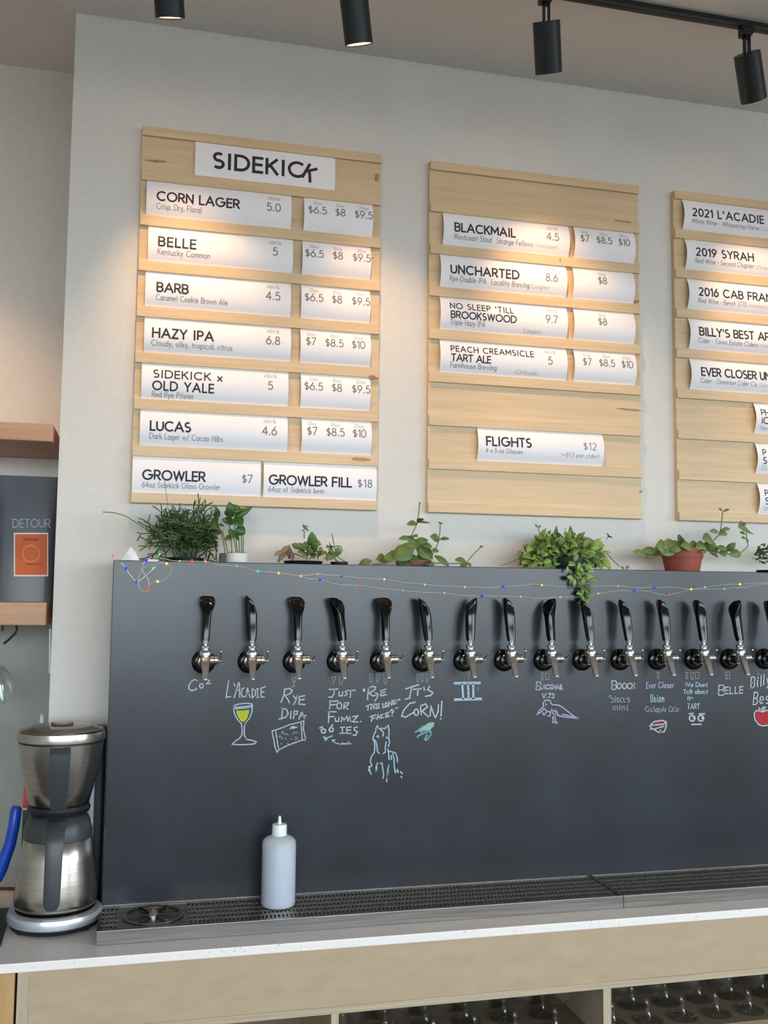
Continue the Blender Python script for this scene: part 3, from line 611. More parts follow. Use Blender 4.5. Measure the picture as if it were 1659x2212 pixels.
chalk('chalk_writing', D3, s3, [('chalk', 2.3, word('B', 1186, 1238, 182, 292)+word('OOCH', 1262, 1484, 212, 282)), ('chalk_dim', 2.0, word("'biscus", 1152, 1420, 365, 455)+word('mint', 1212, 1400, 485, 555))], 'chalk words under the eleventh tap')
D4 = (1380, 1440); s4 = 5.946
chalk('chalk_writing', D4, s4, [('chalk_lilac', 1.7, word('Ever Closer', 95, 440, 205, 280, 272)), ('chalk_blue', 1.7, word('Union', 148, 318, 355, 455)), ('chalk_dim', 1.7, word('*Crabapple Cider', 62, 515, 510, 578)), ('chalk_dim', 1.3, [[(228, 72), (262, 72), (250, 110), (258, 150), (235, 152), (238, 110), (228, 72)]])], 'small chalk words above the drawn crab apple')
chalk('chalk_drawing', D4, s4, [('chalk_red', 0, [[(180, 742), (230, 712), (310, 705), (295, 738), (200, 748)]]), ('chalk', 2.6, [[(140, 760), (200, 705), (300, 690), (355, 710), (350, 770), (330, 830), (295, 845)], [(260, 850), (200, 810), (160, 790), (140, 760)], [(160, 755), (310, 742), (345, 720)], [(205, 800), (240, 790), (325, 765)], [(260, 850), (280, 815)], [(150, 810), (160, 790)]])], 'chalk drawing of a half crab apple')
chalk('chalk_writing', D4, s4, [('chalk_blue', 1.7, word("We Dont", 597, 880, 205, 258)+word('Talk about', 572, 884, 295, 346)+word('It*', 625, 690, 378, 430)+word('TART', 624, 776, 478, 540)), ('chalk_dim', 1.4, [[(600, 75), (630, 75), (620, 110), (628, 150), (600, 152), (606, 110), (600, 75)], [(662, 85), (700, 80), (698, 160), (676, 162), (662, 85)], [(720, 75), (770, 70), (770, 150), (726, 155), (720, 75)]])], 'small chalk words above the drawn blank face')
chalk('chalk_drawing', D4, s4, [('chalk', 3.0, [circ(685, 663, 36, 36), circ(797, 663, 36, 36), [(645, 605), (697, 602)], [(772, 608), (845, 605)], [(680, 742), (800, 740)]]), ('chalk', 1.6, [circ(705, 660, 8, 10), circ(812, 660, 8, 10)])], 'chalk drawing of a blank face')
chalk('chalk_writing', D4, s4, [('chalk', 2.2, word('B', 1025, 1085, 240, 365)+word('ELLE', 1105, 1335, 265, 348, 340)), ('chalk_dim', 1.3, [[(1105, 70), (1165, 70), (1168, 155), (1110, 158), (1105, 70)], [(1112, 110), (1160, 105)], [(1120, 85), (1140, 150)]])], 'chalk word under the fourteenth tap')
chalk('chalk_writing', D4, s4, [('chalk', 2.4, word('Billy', 1435, 1680, 135, 275, 225)+word('Best', 1468, 1720, 335, 485, 465)), ('chalk_dim', 1.3, [[(1495, 60), (1515, 50)], [(1520, 60), (1522, 95), (1545, 100)]])], 'chalk words cut off by the right edge')
chalk('chalk_drawing', D4, s4, [('chalk_red', 0, [[(1498, 610), (1530, 580), (1592, 595), (1640, 575), (1690, 590), (1700, 650), (1655, 735), (1590, 745), (1545, 730), (1508, 675)]]), ('chalk', 2.8, [[(1480, 600), (1510, 565), (1560, 570), (1590, 582), (1640, 560), (1700, 575), (1718, 640), (1665, 750), (1590, 762), (1540, 745), (1490, 680), (1480, 600)], [(1560, 560), (1600, 520), (1628, 520), (1590, 568)], [(1540, 530), (1556, 566)]])], 'chalk drawing of a red apple')
# ------------------------------------------------------------------ beer taps
TAPZ, TAPS = 1.45, 0.1016
def handle_mesh():
    """Lever that widens upwards and ends in a slanted cut facing the drinker (-y)."""
    mb = MB(); N = 20
    prof = [(0, .0078, .0088), (.012, .0088, .0104), (.03, .0090, .0114), (.055, .0098, .0122), (.070, .0122, .0126), (.084, .0158, .0124), (.095, .0174, .0118), (.0995, .0172, .0114), (.1010, .0162, .0102)]
    v = []; f = []
    for (t, a, b) in prof:
        for k in range(N):
            w = 2*math.pi*k/N; c, s = math.cos(w), math.sin(w)
            x = a*math.copysign(abs(c)**.62, c); y = b*math.copysign(abs(s)**.7, s)
            q = t/.1010
            fr = .72*max(0.0, -s)+.28*(1-s)/2                  # 1 at the front (-y), the back edge stays at full height
            z = t-.031*fr*max(0, (q-.45)/.55)**1.3
            y += .0035*q*q
            z -= .0038*abs(c)**5*max(0, (q-.8)/.2)
            v.append((x, y, z))
    n = len(prof)
    for i in range(n-1):
        for k in range(N):
            a, b = i*N+k, i*N+(k+1) % N; f.append((a, b, b+N, a+N))
    f.append(tuple(range(N))[::-1])
    v.append((0, -.001, .0995-.010)); c = len(v)-1
    for k in range(N): f.append(((n-1)*N+k, (n-1)*N+(k+1) % N, c))
    return mb.add(v, f)
def make_tap():
    t = thing('beer_tap', (0, 0, TAPZ), 'x', 'beer tap', 'beer taps in a row on the slate panel')
    fl = obj('flange', MB().lathe([(.0265, 0), (.0265, -.002), (.0255, -.0055), (.022, -.0085), (.0165, -.0095), (.0165, -.0115)], (0, 0, 0), 'Y', 32), 'black_gloss', t, local=True)
    obj('shank', MB().lathe([(.0135, -.0096), (.0150, -.012), (.0150, -.017), (.0132, -.019), (.0098, -.0195), (.0098, -.040)], (0, 0, 0), 'Y', 24), 'chrome_dark', t, local=True)
    c = (0, -.047, 0)
    body = MB().lathe([(.0085, -.006), (.0105, -.002), (.0105, .013), (.0095, .017)], c, 'Z', 20)
    obj('faucet_body', body, 'nickel', t, local=True)
    obj('collar_nut', MB().lathe([(.0128, .0165), (.0142, .0175), (.0142, .0270), (.0132, .0285), (.0105, .0288)], c, 'Z', 12), 'chrome', t, local=True)
    obj('collar_ring', MB().lathe([(.0082, .0288), (.0082, .0320), (.0104, .0325), (.0106, .0375), (.0085, .0385)], c, 'Z', 24), 'chrome', t, local=True)
    obj('ferrule', MB().lathe([(.0048, .0385), (.0048, .042), (.0064, .0425), (.0066, .0505)], c, 'Z', 20), 'chrome', t, local=True)
    # spout: squared tube that tapers and reaches forward
    pts = [(-.049, .0165, .0078, .0085), (-.056, .012, .0084, .0082), (-.062, -.001, .0082, .0074), (-.070, -.017, .0068, .0064), (-.0765, -.0325, .0058, .0056)]
    v = []; f = []
    for (y, z, a, b) in pts:
        for (sx, sy) in ((-1, -.6), (-.75, -1), (.75, -1), (1, -.6), (1, .7), (.7, 1), (-.7, 1), (-1, .7)):
            v.append((sx*a, y+sy*b*.92, z+sy*b*.35))
    for i in range(len(pts)-1):
        for k in range(8):
            q, w = i*8+k, i*8+(k+1) % 8; f.append((q, w, w+8, q+8))
    f += [tuple(range(8))[::-1], tuple(range(32, 40))]
    sp = obj('spout', MB().add(v, f), 'nickel', t, local=True)
    obj('spout_tip', MB().lathe([(.0052, -.0345), (.0056, -.0330), (.0052, -.0315)], (0, -.0768, 0), 'Z', 16), 'chrome', sp, local=True)
    obj('flow_barrel', MB().lathe([(.0075, .009), (.0098, .0105), (.0098, .0185), (.0090, .0195), (.0098, .0205), (.0098, .0270), (.0085, .0285)], (0, -.047, .0065), 'X', 20), 'nickel', t, local=True)
    lv = obj('flow_lever', MB().tube([(.0285, -.047, .0045), (.0375, -.047, .0045)], .0019, 10), 'chrome', t, local=True)
    obj('lever_arm', MB().tube([(.0335, -.0475, .0045), (.0340, -.048, .014), (.0342, -.049, .0240)], .0011, 8), 'black_matte', lv, local=True)
    obj('lever_knob', MB().lathe([(.0030, .0240), (.0032, .0258), (.0012, .0295)], (.0342, -.049, 0), 'Z', 12), 'chrome', lv, local=True)
    h = obj('tap_handle', handle_mesh(), 'black_gloss', t, local=True)
    h.location = (0, -.047, .0485)
    return t
tap0 = make_tap()
tap_info = [
 (0, 2, 'black-handled beer tap at the left end of the row, club-shaped handle seen from the front'),
 (78, 0, 'beer tap above the chalk wine glass, handle edge-on'),
 (8, 0, 'beer tap above the chalk snack bag, wide handle seen from the front'),
 (38, -6, 'beer tap above the chalk face with an arrow, handle half turned'),
 (4, 0, 'beer tap above the chalk horse, wide handle seen from the front'),
 (64, -3, 'beer tap above the chalk corn cob, handle turned to the right'),
 (-82, 2, 'beer tap above the bold chalk roman numeral'),
 (88, 0, 'beer tap with nothing written below, between the chalk numeral and the chalk crow'),
 (-64, -1, 'beer tap above the chalk crow'),
 (66, -2, 'beer tap with nothing written below, under the trailing light green plant'),
 (74, -2, 'eleventh beer tap from the left, next after the one under the trailing plant'),
 (82, 0, 'beer tap above the chalk half crab apple'),
 (88, 0, 'beer tap above the chalk blank face'),
 (-76, -4, 'second beer tap from the right edge, handle leaning left'),
 (86, 0, 'beer tap cut off by the right edge above the chalk red apple')]
for i, (rz, lean, lab) in enumerate(tap_info):
    t = tap0 if i == 0 else copy_tree(tap0)
    t.location = (i*TAPS, -.0004, TAPZ); t['label'] = lab
    for ch in t.children:
        if ch.name.startswith('tap_handle'):
            # turned on its ferrule (rz), then leaning back towards the slate
            ch.rotation_euler = (Matrix.Rotation(R(lean), 3, 'Y') @ Matrix.Rotation(R(-9), 3, 'X') @ Matrix.Rotation(R(rz), 3, 'Z')).to_euler()
        if ch.name.startswith('flow_lever'):
            ch.rotation_euler = (0, 0, 0)
            if i in (2, 4, 6, 8):               # lever pushed over to the side
                ch.matrix_local = Matrix.Translation((0, -.047, .0045)) @ Matrix.Rotation(R(52), 4, 'X') @ Matrix.Translation((0, .047, -.0045))

# ------------------------------------------------------------------ counter, drip trays, cabinet
CZ = 0.91
CF = -0.237
ct = MB().box(LEFT+.3, 2.6, CF, WALLY-.0005, .8925, CZ, .0018).box(LEFT+.3, WALLX-.0005, WALLY-.02, RECY-.0085, .8927, CZ-.0001)
tag(obj('countertop', ct, 'quartz', None, False), 'pale speckled quartz countertop under the drip trays', 'countertop')
TZ = 0.937
def tray(x0, x1, label, end_l=True):
    t = thing('drip_tray', ((x0+x1)/2, -.09, CZ), label, 'drip tray', 'steel drip trays along the counter')
    yb, yf = -.0012, -.172
    obj('tray_rim', MB().box(x0, x1, yf, yf+.004, CZ, TZ, .0008).box(x0, x1, yb-.003, yb, CZ, TZ).box(x0, x0+.004, yf+.004, yb-.003, CZ, TZ).box(x1-.004, x1, yf+.004, yb-.003, CZ, TZ), 'steel_tray', t, False)
    obj('tray_floor', MB().box(x0+.004, x1-.004, yf+.004, yb-.003, CZ, CZ+.003), 'steel_tray', t, False)
    # the drip grate: one sheet whose slanted slots are cut as gaps between thin bars
    mb = MB(); z0, z1 = TZ-.0035, TZ-.0015
    gx0, gx1, gy0, gy1 = x0+.0045, x1-.0045, yf+.0045, yb-.0035
    rim_ = .012
    hole = (-.165, -.025) if x0 < 0 else None
    xs_ = [(gx0, gx1)] if not hole else [(gx0, hole[0]), (hole[1], gx1)]
    mb.box(gx0, gx1, gy0, gy0+rim_, z0, z1).box(gx0, gx1, gy1-rim_, gy1, z0, z1)
    for a, b in xs_:
        for r_ in range(1, 5):
            yy = gy0+rim_+(gy1-gy0-2*rim_)*r_/5; mb.box(a, b, yy-.005, yy+.005, z0, z1)
        n = int((b-a)/.0085)
        for k in range(n+1):
            x = a+(b-a)*k/n
            mb.box(max(a, x-.0027), min(b, x+.0027), gy0+rim_, gy1-rim_, z0, z1-.0001)
    o = obj('drip_grate', mb, 'steel_grate', t, False, kind='stuff')
    return t
SEAM = 0.930
tr = tray(-.205, SEAM-.0006, 'longer steel drip tray on the left with the glass rinser and the bottle')
tray(SEAM+.0006, 2.3, 'steel drip tray right of the seam, cut off by the frame')
# glass rinser sunk in the left tray
RX, RY = -.095, -.089
t = thing('glass_rinser', (RX, RY, CZ+.003), 'round steel glass rinser set in the left end of the drip tray', 'rinser')
obj('rinser_bowl', MB().lathe([(.062, TZ-.001), (.062, TZ+.0006), (.058, TZ+.001), (.053, TZ-.002), (.044, TZ-.014), (.020, TZ-.019), (.0005, TZ-.020)], (RX, RY, 0), 'Z', 40, False), 'steel_tray', t)
obj('rinser_plate', MB().box(-.165, -.025, -.1675, -.0047, TZ-.0040, TZ-.0022), 'steel_grate', t, False)
sp = MB()
for k in range(6):
    a = k*math.pi/3; sp.tube([(RX+.010*math.cos(a), RY+.010*math.sin(a), TZ-.0005), (RX+.055*math.cos(a), RY+.055*math.sin(a), TZ+.0018)], .0022, 8)
obj('spray_cross', sp, 'chrome_dark', t)
obj('spray_nozzle', MB().lathe([(.012, TZ-.012), (.012, TZ+.001), (.008, TZ+.006), (.005, TZ+.012), (.002, TZ+.014)], (RX, RY, 0), 'Z', 20), 'chrome', t)

# squeeze bottle
BX, BY, BZ = .166, -.078, TZ-.0015
t = thing('squeeze_bottle', (BX, BY, BZ), 'translucent plastic squeeze bottle of clear liquid standing on the drip tray', 'bottle')
obj('bottle_body', MB().lathe([(.030, .0), (.0345, .0025), (.0365, .008), (.0365, .128), (.0350, .137), (.030, .1425), (.022, .1465), (.0155, .148)], (BX, BY, BZ), 'Z', 40), 'bottle_plastic', t)
obj('liquid', MB().lathe([(.029, .002), (.0340, .005), (.0352, .010), (.0352, .126)], (BX, BY, BZ), 'Z', 40), 'bottle_liquid', t)
cp = obj('bottle_cap', MB().lathe([(.0150, .1475), (.0162, .149), (.0158, .168), (.0148, .1715), (.0060, .172)], (BX, BY, BZ), 'Z', 28), 'bottle_cap', t)
obj('nozzle', MB().lathe([(.0050, .1715), (.0036, .178), (.0030, .186), (.0026, .1885)], (BX, BY, BZ), 'Z', 16), 'bottle_cap', cp)

# plywood base cabinet: apron, shelf edge, uprights, cubbies
AF = -.226
t = thing('bar_cabinet', (.9, 0, 0), 'plywood bar cabinet with open glass cubbies below the counter', 'cabinet')
obj('apron_panel', MB().box(-.3225, 2.6, AF, AF+.018, .7765, .8923), 'cabinet_ply', t, False)
obj('apron_edge', MB().box(-.3225, 2.6, AF-.0012, AF+.018, .7625, .7763), 'cabinet_edge', t, False)
for (a, b) in ((.256, .2715), (.8515, .870), (1.465, 1.483), (2.08, 2.098)):
    obj('upright', MB().box(a, b, AF-.001, .14, .42, .7623), 'cabinet_edge_v', t, False)
obj('upright', MB().box(-.343, -.3228, AF-.001, .14, 0, .8922), 'cabinet_edge_v', t, False)
obj('cubby_floor', MB().box(-.3225, 2.6, AF, .14, .40, .4199), 'cabinet_ply', t, False)
obj('back_panel', MB().box(-.3225, 2.6, .1402, .155, .42, .8922), 'cabinet_inside', t, False)
for a, b in ((.2716, .8514), (.8701, 1.4649)):
    obj('glass_shelf', MB().box(a, b, AF+.02, .14, .640, .655), 'cabinet_inside', t, False)
obj('plinth', MB().box(-.3225, 2.6, AF+.05, .14, 0, .3999), 'cabinet_inside', t, False)
t = thing('side_cabinet', (-.6, 0, 0), 'warmer plywood cabinet door left of the bar cabinet', 'cabinet')
obj('cabinet_body', MB().box(-1.2, -.3475, AF+.02, RECY-.01, 0, .8922), 'cabinet_inside', t, False)
obj('door_panel', MB().box(-.95, -.3478, AF, AF+.0195, .03, .8885), 'cabinet_warm', t, False)
obj('door_panel', MB().box(-1.2, -.954, AF, AF+.0195, .03, .8885), 'cabinet_warm', t, False)

# stemmed glasses in the cubbies
def glass_mesh():
    out = [(.0005, 0), (.0335, .0005), (.0335, .0022), (.012, .0045), (.0055, .009), (.0048, .030), (.0065, .046), (.020, .053), (.034, .068), (.0405, .092), (.0400, .120), (.0345, .155)]
    inn = [(.0333, .155), (.0387, .120), (.0392, .092), (.0326, .070), (.019, .057), (.0005, .053)]
    return MB().lathe(out+inn, (0, 0, 0), 'Z', 28, False)
gm = glass_mesh().mesh('tulip_glass'); fix_normals(gm); smooth_by_angle(gm, 60); gm.materials.append(MAT['glass'])
for (x0, x1, lab, grp) in ((.312, .775, 'clear stemmed glass in the middle cubby, %s row, %s from the left', 'glasses in the left cubby'), (.914, 1.43, 'clear stemmed glass in the bottom right cubby, %s row, %s from the left', 'glasses in the right cubby')):
    n = int((x1-x0)/.0845)+1
    for r_ in range(4):
        for k in range(n):
            o = bpy.data.objects.new('beer_glass', gm); col.objects.link(o)
            o.location = (x0+(x1-x0)*k/(n-1)+(.003 if r_ % 2 else -.003)+random.uniform(-.0006, .0006), -.155+r_*.083, .6552)
            o.rotation_euler = (0, 0, random.uniform(0, 6))
            tag(o, lab % (['front', 'second', 'third', 'back'][r_], ['first', 'second', 'third', 'fourth', 'fifth', 'sixth', 'seventh'][k]), 'beer glass', grp)

# ------------------------------------------------------------------ coffee brewer
KX, KY = -.2935, -.025
t = thing('coffee_brewer', (KX, KY, CZ), 'steel and black drip coffee brewer with thermal carafe beside the slate panel', 'coffee brewer')
c = (KX, KY, 0)
bs = obj('base', MB().lathe([(.088, .921), (.0945, .926), (.0955, .936), (.093, .944), (.086, .947), (.0005, .947)], c, 'Z', 48), 'silver_plastic', t)
ft = MB().lathe([(.080, .9135), (.088, .9145), (.090, .9205)], c, 'Z', 48)
obj('base_skirt', ft, 'black_matte', bs)
for a in (215, 325, 35, 145):
    obj('foot', MB().lathe([(.014, CZ+.0002), (.016, CZ+.002), (.016, .914)], (KX+.07*math.cos(R(a)), KY+.07*math.sin(R(a)), 0), 'Z', 16), 'black_matte', bs)
obj('hot_plate', MB().lathe([(.080, .9472), (.080, .9485), (.0005, .9486)], c, 'Z', 40), 'black_matte', bs)
ca = obj('carafe', MB().lathe([(.070, .9488), (.0775, .951), (.0820, .957), (.0833, .966), (.0825, .985), (.0790, 1.015), (.0745, 1.050), (.0690, 1.088), (.0670, 1.090)], c, 'Z', 56), 'steel_brushed', t)
obj('carafe_lid', MB().lathe([(.0675, 1.0885), (.0692, 1.0905), (.0688, 1.105), (.0650, 1.122), (.0590, 1.134), (.052, 1.1385), (.0005, 1.139)], c, 'Z', 48), 'grey_plastic', ca)
def strap(pts, widths, thick, cx):
    """Bent flat handle in the y-z plane: pts (y, z), widths along x."""
    mb = MB(); v = []; f = []; n = len(pts)
    for i, ((y, z), w) in enumerate(zip(pts, widths)):
        y0, z0 = pts[max(0, i-1)]; y1, z1 = pts[min(n-1, i+1)]; d = math.hypot(y1-y0, z1-z0); ny, nz = -(z1-z0)/d, (y1-y0)/d
        x = cx[0]+(cx[1]-cx[0])*i/(n-1)
        for (sx, sn) in ((-1, -.35), (-.8, -.5), (.8, -.5), (1, -.35), (1, .35), (.8, .5), (-.8, .5), (-1, .35)):
            v.append((x+sx*w/2, y+ny*sn*thick, z+nz*sn*thick))
    for i in range(n-1):
        for k in range(8):
            q, w = i*8+k, i*8+(k+1) % 8; f.append((q, w, w+8, q+8))
    f += [tuple(range(8))[::-1], tuple(range(8*n-8, 8*n))]
    return mb.add(v, f)
obj('carafe_handle', strap([(KY-.058, 1.130), (KY-.080, 1.128), (KY-.099, 1.118), (KY-.106, 1.098), (KY-.110, 1.06), (KY-.112, 1.02), (KY-.112, .985), (KY-.1115, .978), (KY-.111, .973)],
    [.036, .036, .035, .034, .033, .032, .031, .026, .016], .014, (KX+.002, KX-.001)), 'grey_plastic', ca)
bk = obj('brew_basket', MB().lathe([(.058, 1.158), (.0605, 1.160), (.0680, 1.190), (.0760, 1.220), (.0820, 1.250), (.0855, 1.280), (.0862, 1.287), (.080, 1.2875)], c, 'Z', 56), 'steel_brushed', t)
obj('basket_foot', MB().lathe([(.050, 1.1395), (.0610, 1.142), (.0640, 1.150), (.0610, 1.1575)], c, 'Z', 40), 'black_matte', bk)
obj('basket_seam', MB().lathe([(.0800, 1.2872), (.0858, 1.2876), (.0858, 1.2905), (.080, 1.291)], c, 'Z', 48), 'black_matte', bk)
obj('basket_rim', MB().lathe([(.084, 1.2908), (.0890, 1.2915), (.0895, 1.300), (.0880, 1.309), (.0840, 1.312), (.078, 1.311)], c, 'Z', 56, False), 'steel_brushed', bk)
obj('basket_handle', strap([(KY-.083, 1.284), (KY-.0915, 1.272), (KY-.090, 1.25), (KY-.083, 1.22), (KY-.0745, 1.19), (KY-.066, 1.163), (KY-.064, 1.160)], [.040, .042, .041, .038, .035, .032, .030], .006, (KX+.004, KX+.003)), 'grey_plastic', bk)
ld = obj('basket_lid', MB().lathe([(.0840, 1.3095), (.0840, 1.3125), (.066, 1.3165), (.063, 1.3195), (.045, 1.3215), (.0005, 1.322)], c, 'Z', 48), 'lid_glass', bk)
obj('lid_knob', MB().lathe([(.022, 1.3221), (.024, 1.3235), (.022, 1.3275), (.0005, 1.328)], c, 'Z', 24), 'lid_glass', ld)
tw = obj('tower', MB().box(-.345, -.2065, .075, .138, CZ+.0004, 1.300, .006), 'black_matte', t, False)
obj('tower_plate', MB().box(-.341, -.226, .069, .0748, .95, 1.285, .002), 'silver_plastic', tw, False)
obj('bridge_arm', MB().box(-.33, -.255, .02, .0688, 1.27, 1.286, .003), 'grey_plastic', tw, False)

# ------------------------------------------------------------------ recess: shelves, bag, hooks, glass, counter bits
SX = -.349
t = obj('wall_shelf', MB().box(-1.4, SX, .14, RECY-.0005, 1.949, 1.990, .002), 'shelf_oak', None, False); tag(t, 'upper thick wooden shelf in the recess', 'shelf', 'recess shelves')
t = obj('wall_shelf', MB().box(-1.4, SX, .14, RECY-.0005, 1.525, 1.577, .002), 'shelf_oak', None, False); tag(t, 'lower thick wooden shelf carrying the coffee bag', 'shelf', 'recess shelves')
# coffee bag
bx0, bx1, by, bz0, bz1 = -.478, -.345, .27, 1.5775, 1.881
t = thing('coffee_bag', ((bx0+bx1)/2, by, bz0), 'dark grey foil coffee bag with an orange label on the lower shelf', 'coffee bag')
v = []; f = []; NX, NZ = 8, 10
for j in range(NZ+1):
    q = j/NZ; dep = .035*math.sin(math.pi*(.5+.5*q))**.7 if q < 1 else 0.0
    dep = max(.0025, .036*(1-q**2.2)); ww = (bx1-bx0)/2*(1-.02*math.sin(math.pi*q))
    ring = []
    for k in range(NX*2):
        w = 2*math.pi*k/(NX*2); cx_ = math.copysign(abs(math.cos(w))**.35, math.cos(w)); sy_ = math.copysign(abs(math.sin(w))**.6, math.sin(w))
        v.append(((bx0+bx1)/2+ww*cx_, by+dep*(1+sy_*1.0)-dep+.0, bz0+(bz1-bz0)*q))
n = NX*2
for j in range(NZ):
    for k in range(n): a, b = j*n+k, j*n+(k+1) % n; f.append((a, b, b+n, a+n))
f += [tuple(range(n))[::-1], tuple(range(NZ*n, NZ*n+n))]
obj('bag_body', MB().add(v, f), 'bag_foil', t)
def bag_y(z):
    q = (z-bz0)/(bz1-bz0); return by-max(.0025, .036*(1-q**2.2))-.0012
def bagp(px, py):
    p = P(px, py, .235)
    for _ in range(4): p = P(px, py, bag_y(p.z))
    return p
def patch(px0, px1, py0, py1, lift=0.0, n=6):
    mb = MB(); vv = []
    for j in range(n+1):
        for i in range(2): 
            p = bagp(px0+(px1-px0)*i, py0+(py1-py0)*j/n); p.y -= lift; vv.append(p)
    return mb.add(vv, [(2*j, 2*j+1, 2*j+3, 2*j+2) for j in range(n)])
lb = obj('label_border', patch(30, 104, 1151, 1245, 0), 'white_label', t, False, normals=False)
obj('orange_label', patch(32.5, 102, 1154, 1242, .0004), 'orange_label', lb, False, normals=False)
mb = MB(); cxp, cyp = 67, 1196
for r0, r1 in ((16.5, 19.5),):
    vv = []; 
    for k in range(33):
        a = 2*math.pi*k/32
        for rr in (r0, r1):
            p = bagp(cxp+rr*math.cos(a), cyp+rr*math.sin(a)); p.y -= .0008; vv.append(p)
    mb.add(vv, [(2*k, 2*k+1, 2*k+3, 2*k+2) for k in range(32)])
obj('label_ring', mb, 'orange_ring', lb, False, normals=False)
obj('label_text', patch(51, 83, 1163, 1168, .0008, 1), 'orange_dark', lb, False, normals=False)
obj('label_text', patch(56, 90, 1217, 1220, .0008, 1), 'orange_dark', lb, False, normals=False)
mb = MB(); st, tw_ = layout('DETOUR', 17, 80)
for q in st:
    v, f = ribbon([(28+a, 1139-b) for a, b in q], 2.4, 4, 1)
    mb.add([bagp(a, b)+Vector((0, -.0004, 0)) for a, b in v], f)
obj('lettering', mb, 'bag_print', t, False, normals=False)
# hooks and a hanging glass under the lower shelf
hk = MB().tube([P(35, 1347, .26)+Vector((0, 0, .0)), P(37, 1360, .26), P(33, 1368, .26), P(20, 1381, .26), P(8, 1391, .26)], .0026, 8)
tag(obj('shelf_hook', hk, 'black_matte'), 'bent black hook under the lower shelf, the one nearer the wall corner', 'hook', 'hooks under the shelf')
p0 = P(6, 1347, .24)
tag(obj('shelf_hook', MB().tube([p0, p0+Vector((0, 0, -.018))], .0024, 8), 'black_matte'), 'short straight black hook under the lower shelf at the left edge', 'hook', 'hooks under the shelf')
wine = [(.0005, 0), (.034, -.0008), (.034, -.003), (.010, -.006), (.004, -.012), (.0036, -.070), (.006, -.080), (.026, -.092), (.039, -.115), (.041, -.138), (.034, -.175)]
wine_in = [(.033, -.175), (.0398, -.138), (.0378, -.116), (.025, -.094), (.0005, -.084)]
gl = MB().lathe(wine+wine_in, (0, 0, 0), 'Z', 32, False)
Mx = Matrix.Translation(P(-34, 1362, .25)) @ Matrix.Rotation(R(-14), 4, 'Y')
for i, p in enumerate(gl.v): gl.v[i] = Mx @ p
tag(obj('wine_glass', gl, 'glass'), 'clear wine glass hanging upside down under the lower shelf at the left edge', 'wine glass')
# corner strip, utensils and mat on the recess counter
tag(obj('corner_strip', MB().tube([(-.3435, .2, 1.515), (-.3420, .2, 1.46), (-.3405, .2, 1.412)], .0022, 8), 'white_plastic'), 'thin white strip running down the corner under the lower shelf', 'strip')
p1 = P(91, 1543, .36); 
tag(obj('paper_towel_rod', MB().lathe([(.0055, CZ), (.0055, p1.z-.006), (.0045, p1.z-.002), (.002, p1.z)], (p1.x, .36, 0), 'Z', 14), 'white_plastic'), 'white upright rod with a rounded top behind the brewer', 'rod')
a_ = P(54, 1707, .20); b_ = P(53, 1812, .20)
t = thing('slim_carton', (a_.x, .22, CZ), 'slim red and green carton edge behind the brewer', 'carton')
zm = P(54, 1746, .20).z
obj('carton_body', MB().box(a_.x-.003, a_.x+.045, .20, .26, CZ, zm-.004), 'green_card', t, False)
obj('carton_band', MB().box(a_.x-.003, a_.x+.045, .20, .26, zm-.004, zm), 'white_label', t, False)
obj('carton_top', MB().box(a_.x-.003, a_.x+.045, .20, .26, zm, a_.z+.03), 'red_card', t, False)
t = thing('bar_brush', (P(-6, 1900, .1).x, .1, CZ), 'bright blue plastic brush handle leaning at the left edge of the counter', 'brush')
hd = [P(36, 1742, .10), P(35, 1747, .10), P(30, 1785, .10), P(22, 1822, .10), P(12, 1850, .10), P(2, 1878, .10), P(-8, 1900, .10)]
obj('brush_handle', MB().tube(hd, [.0085, .0118, .0122, .0125, .0130, .0135, .0120], 16), 'blue_plastic', t)
q_ = P(-9, 1902, .10)
obj('brush_head', MB().tube([q_, q_+Vector((-.008, 0, -.025)), Vector((q_.x-.02, .1, CZ+.0005))], [.010, .014, .016], 14), 'black_matte', t)
p0, p1 = P(-4, 1901, .2), P(25, 1921, .2)
tag(obj('bar_spoon', MB().tube([Vector((-.47, .262, CZ+.004)), Vector((-.40, .245, CZ+.004))], .0035, 8), 'dark_red'), 'dark red stick lying on the counter left of the brewer', 'stick')
mt = MB().prism([(-.393, .098, CZ+.0003), (-.385, -.138, CZ+.0003), (-.75, -.138, CZ+.0003), (-.75, .098, CZ+.0003)], (0, 0, .004))
tag(obj('bar_mat', mt, 'black_matte', None, False), 'black mat lying on the counter at the left edge', 'mat')
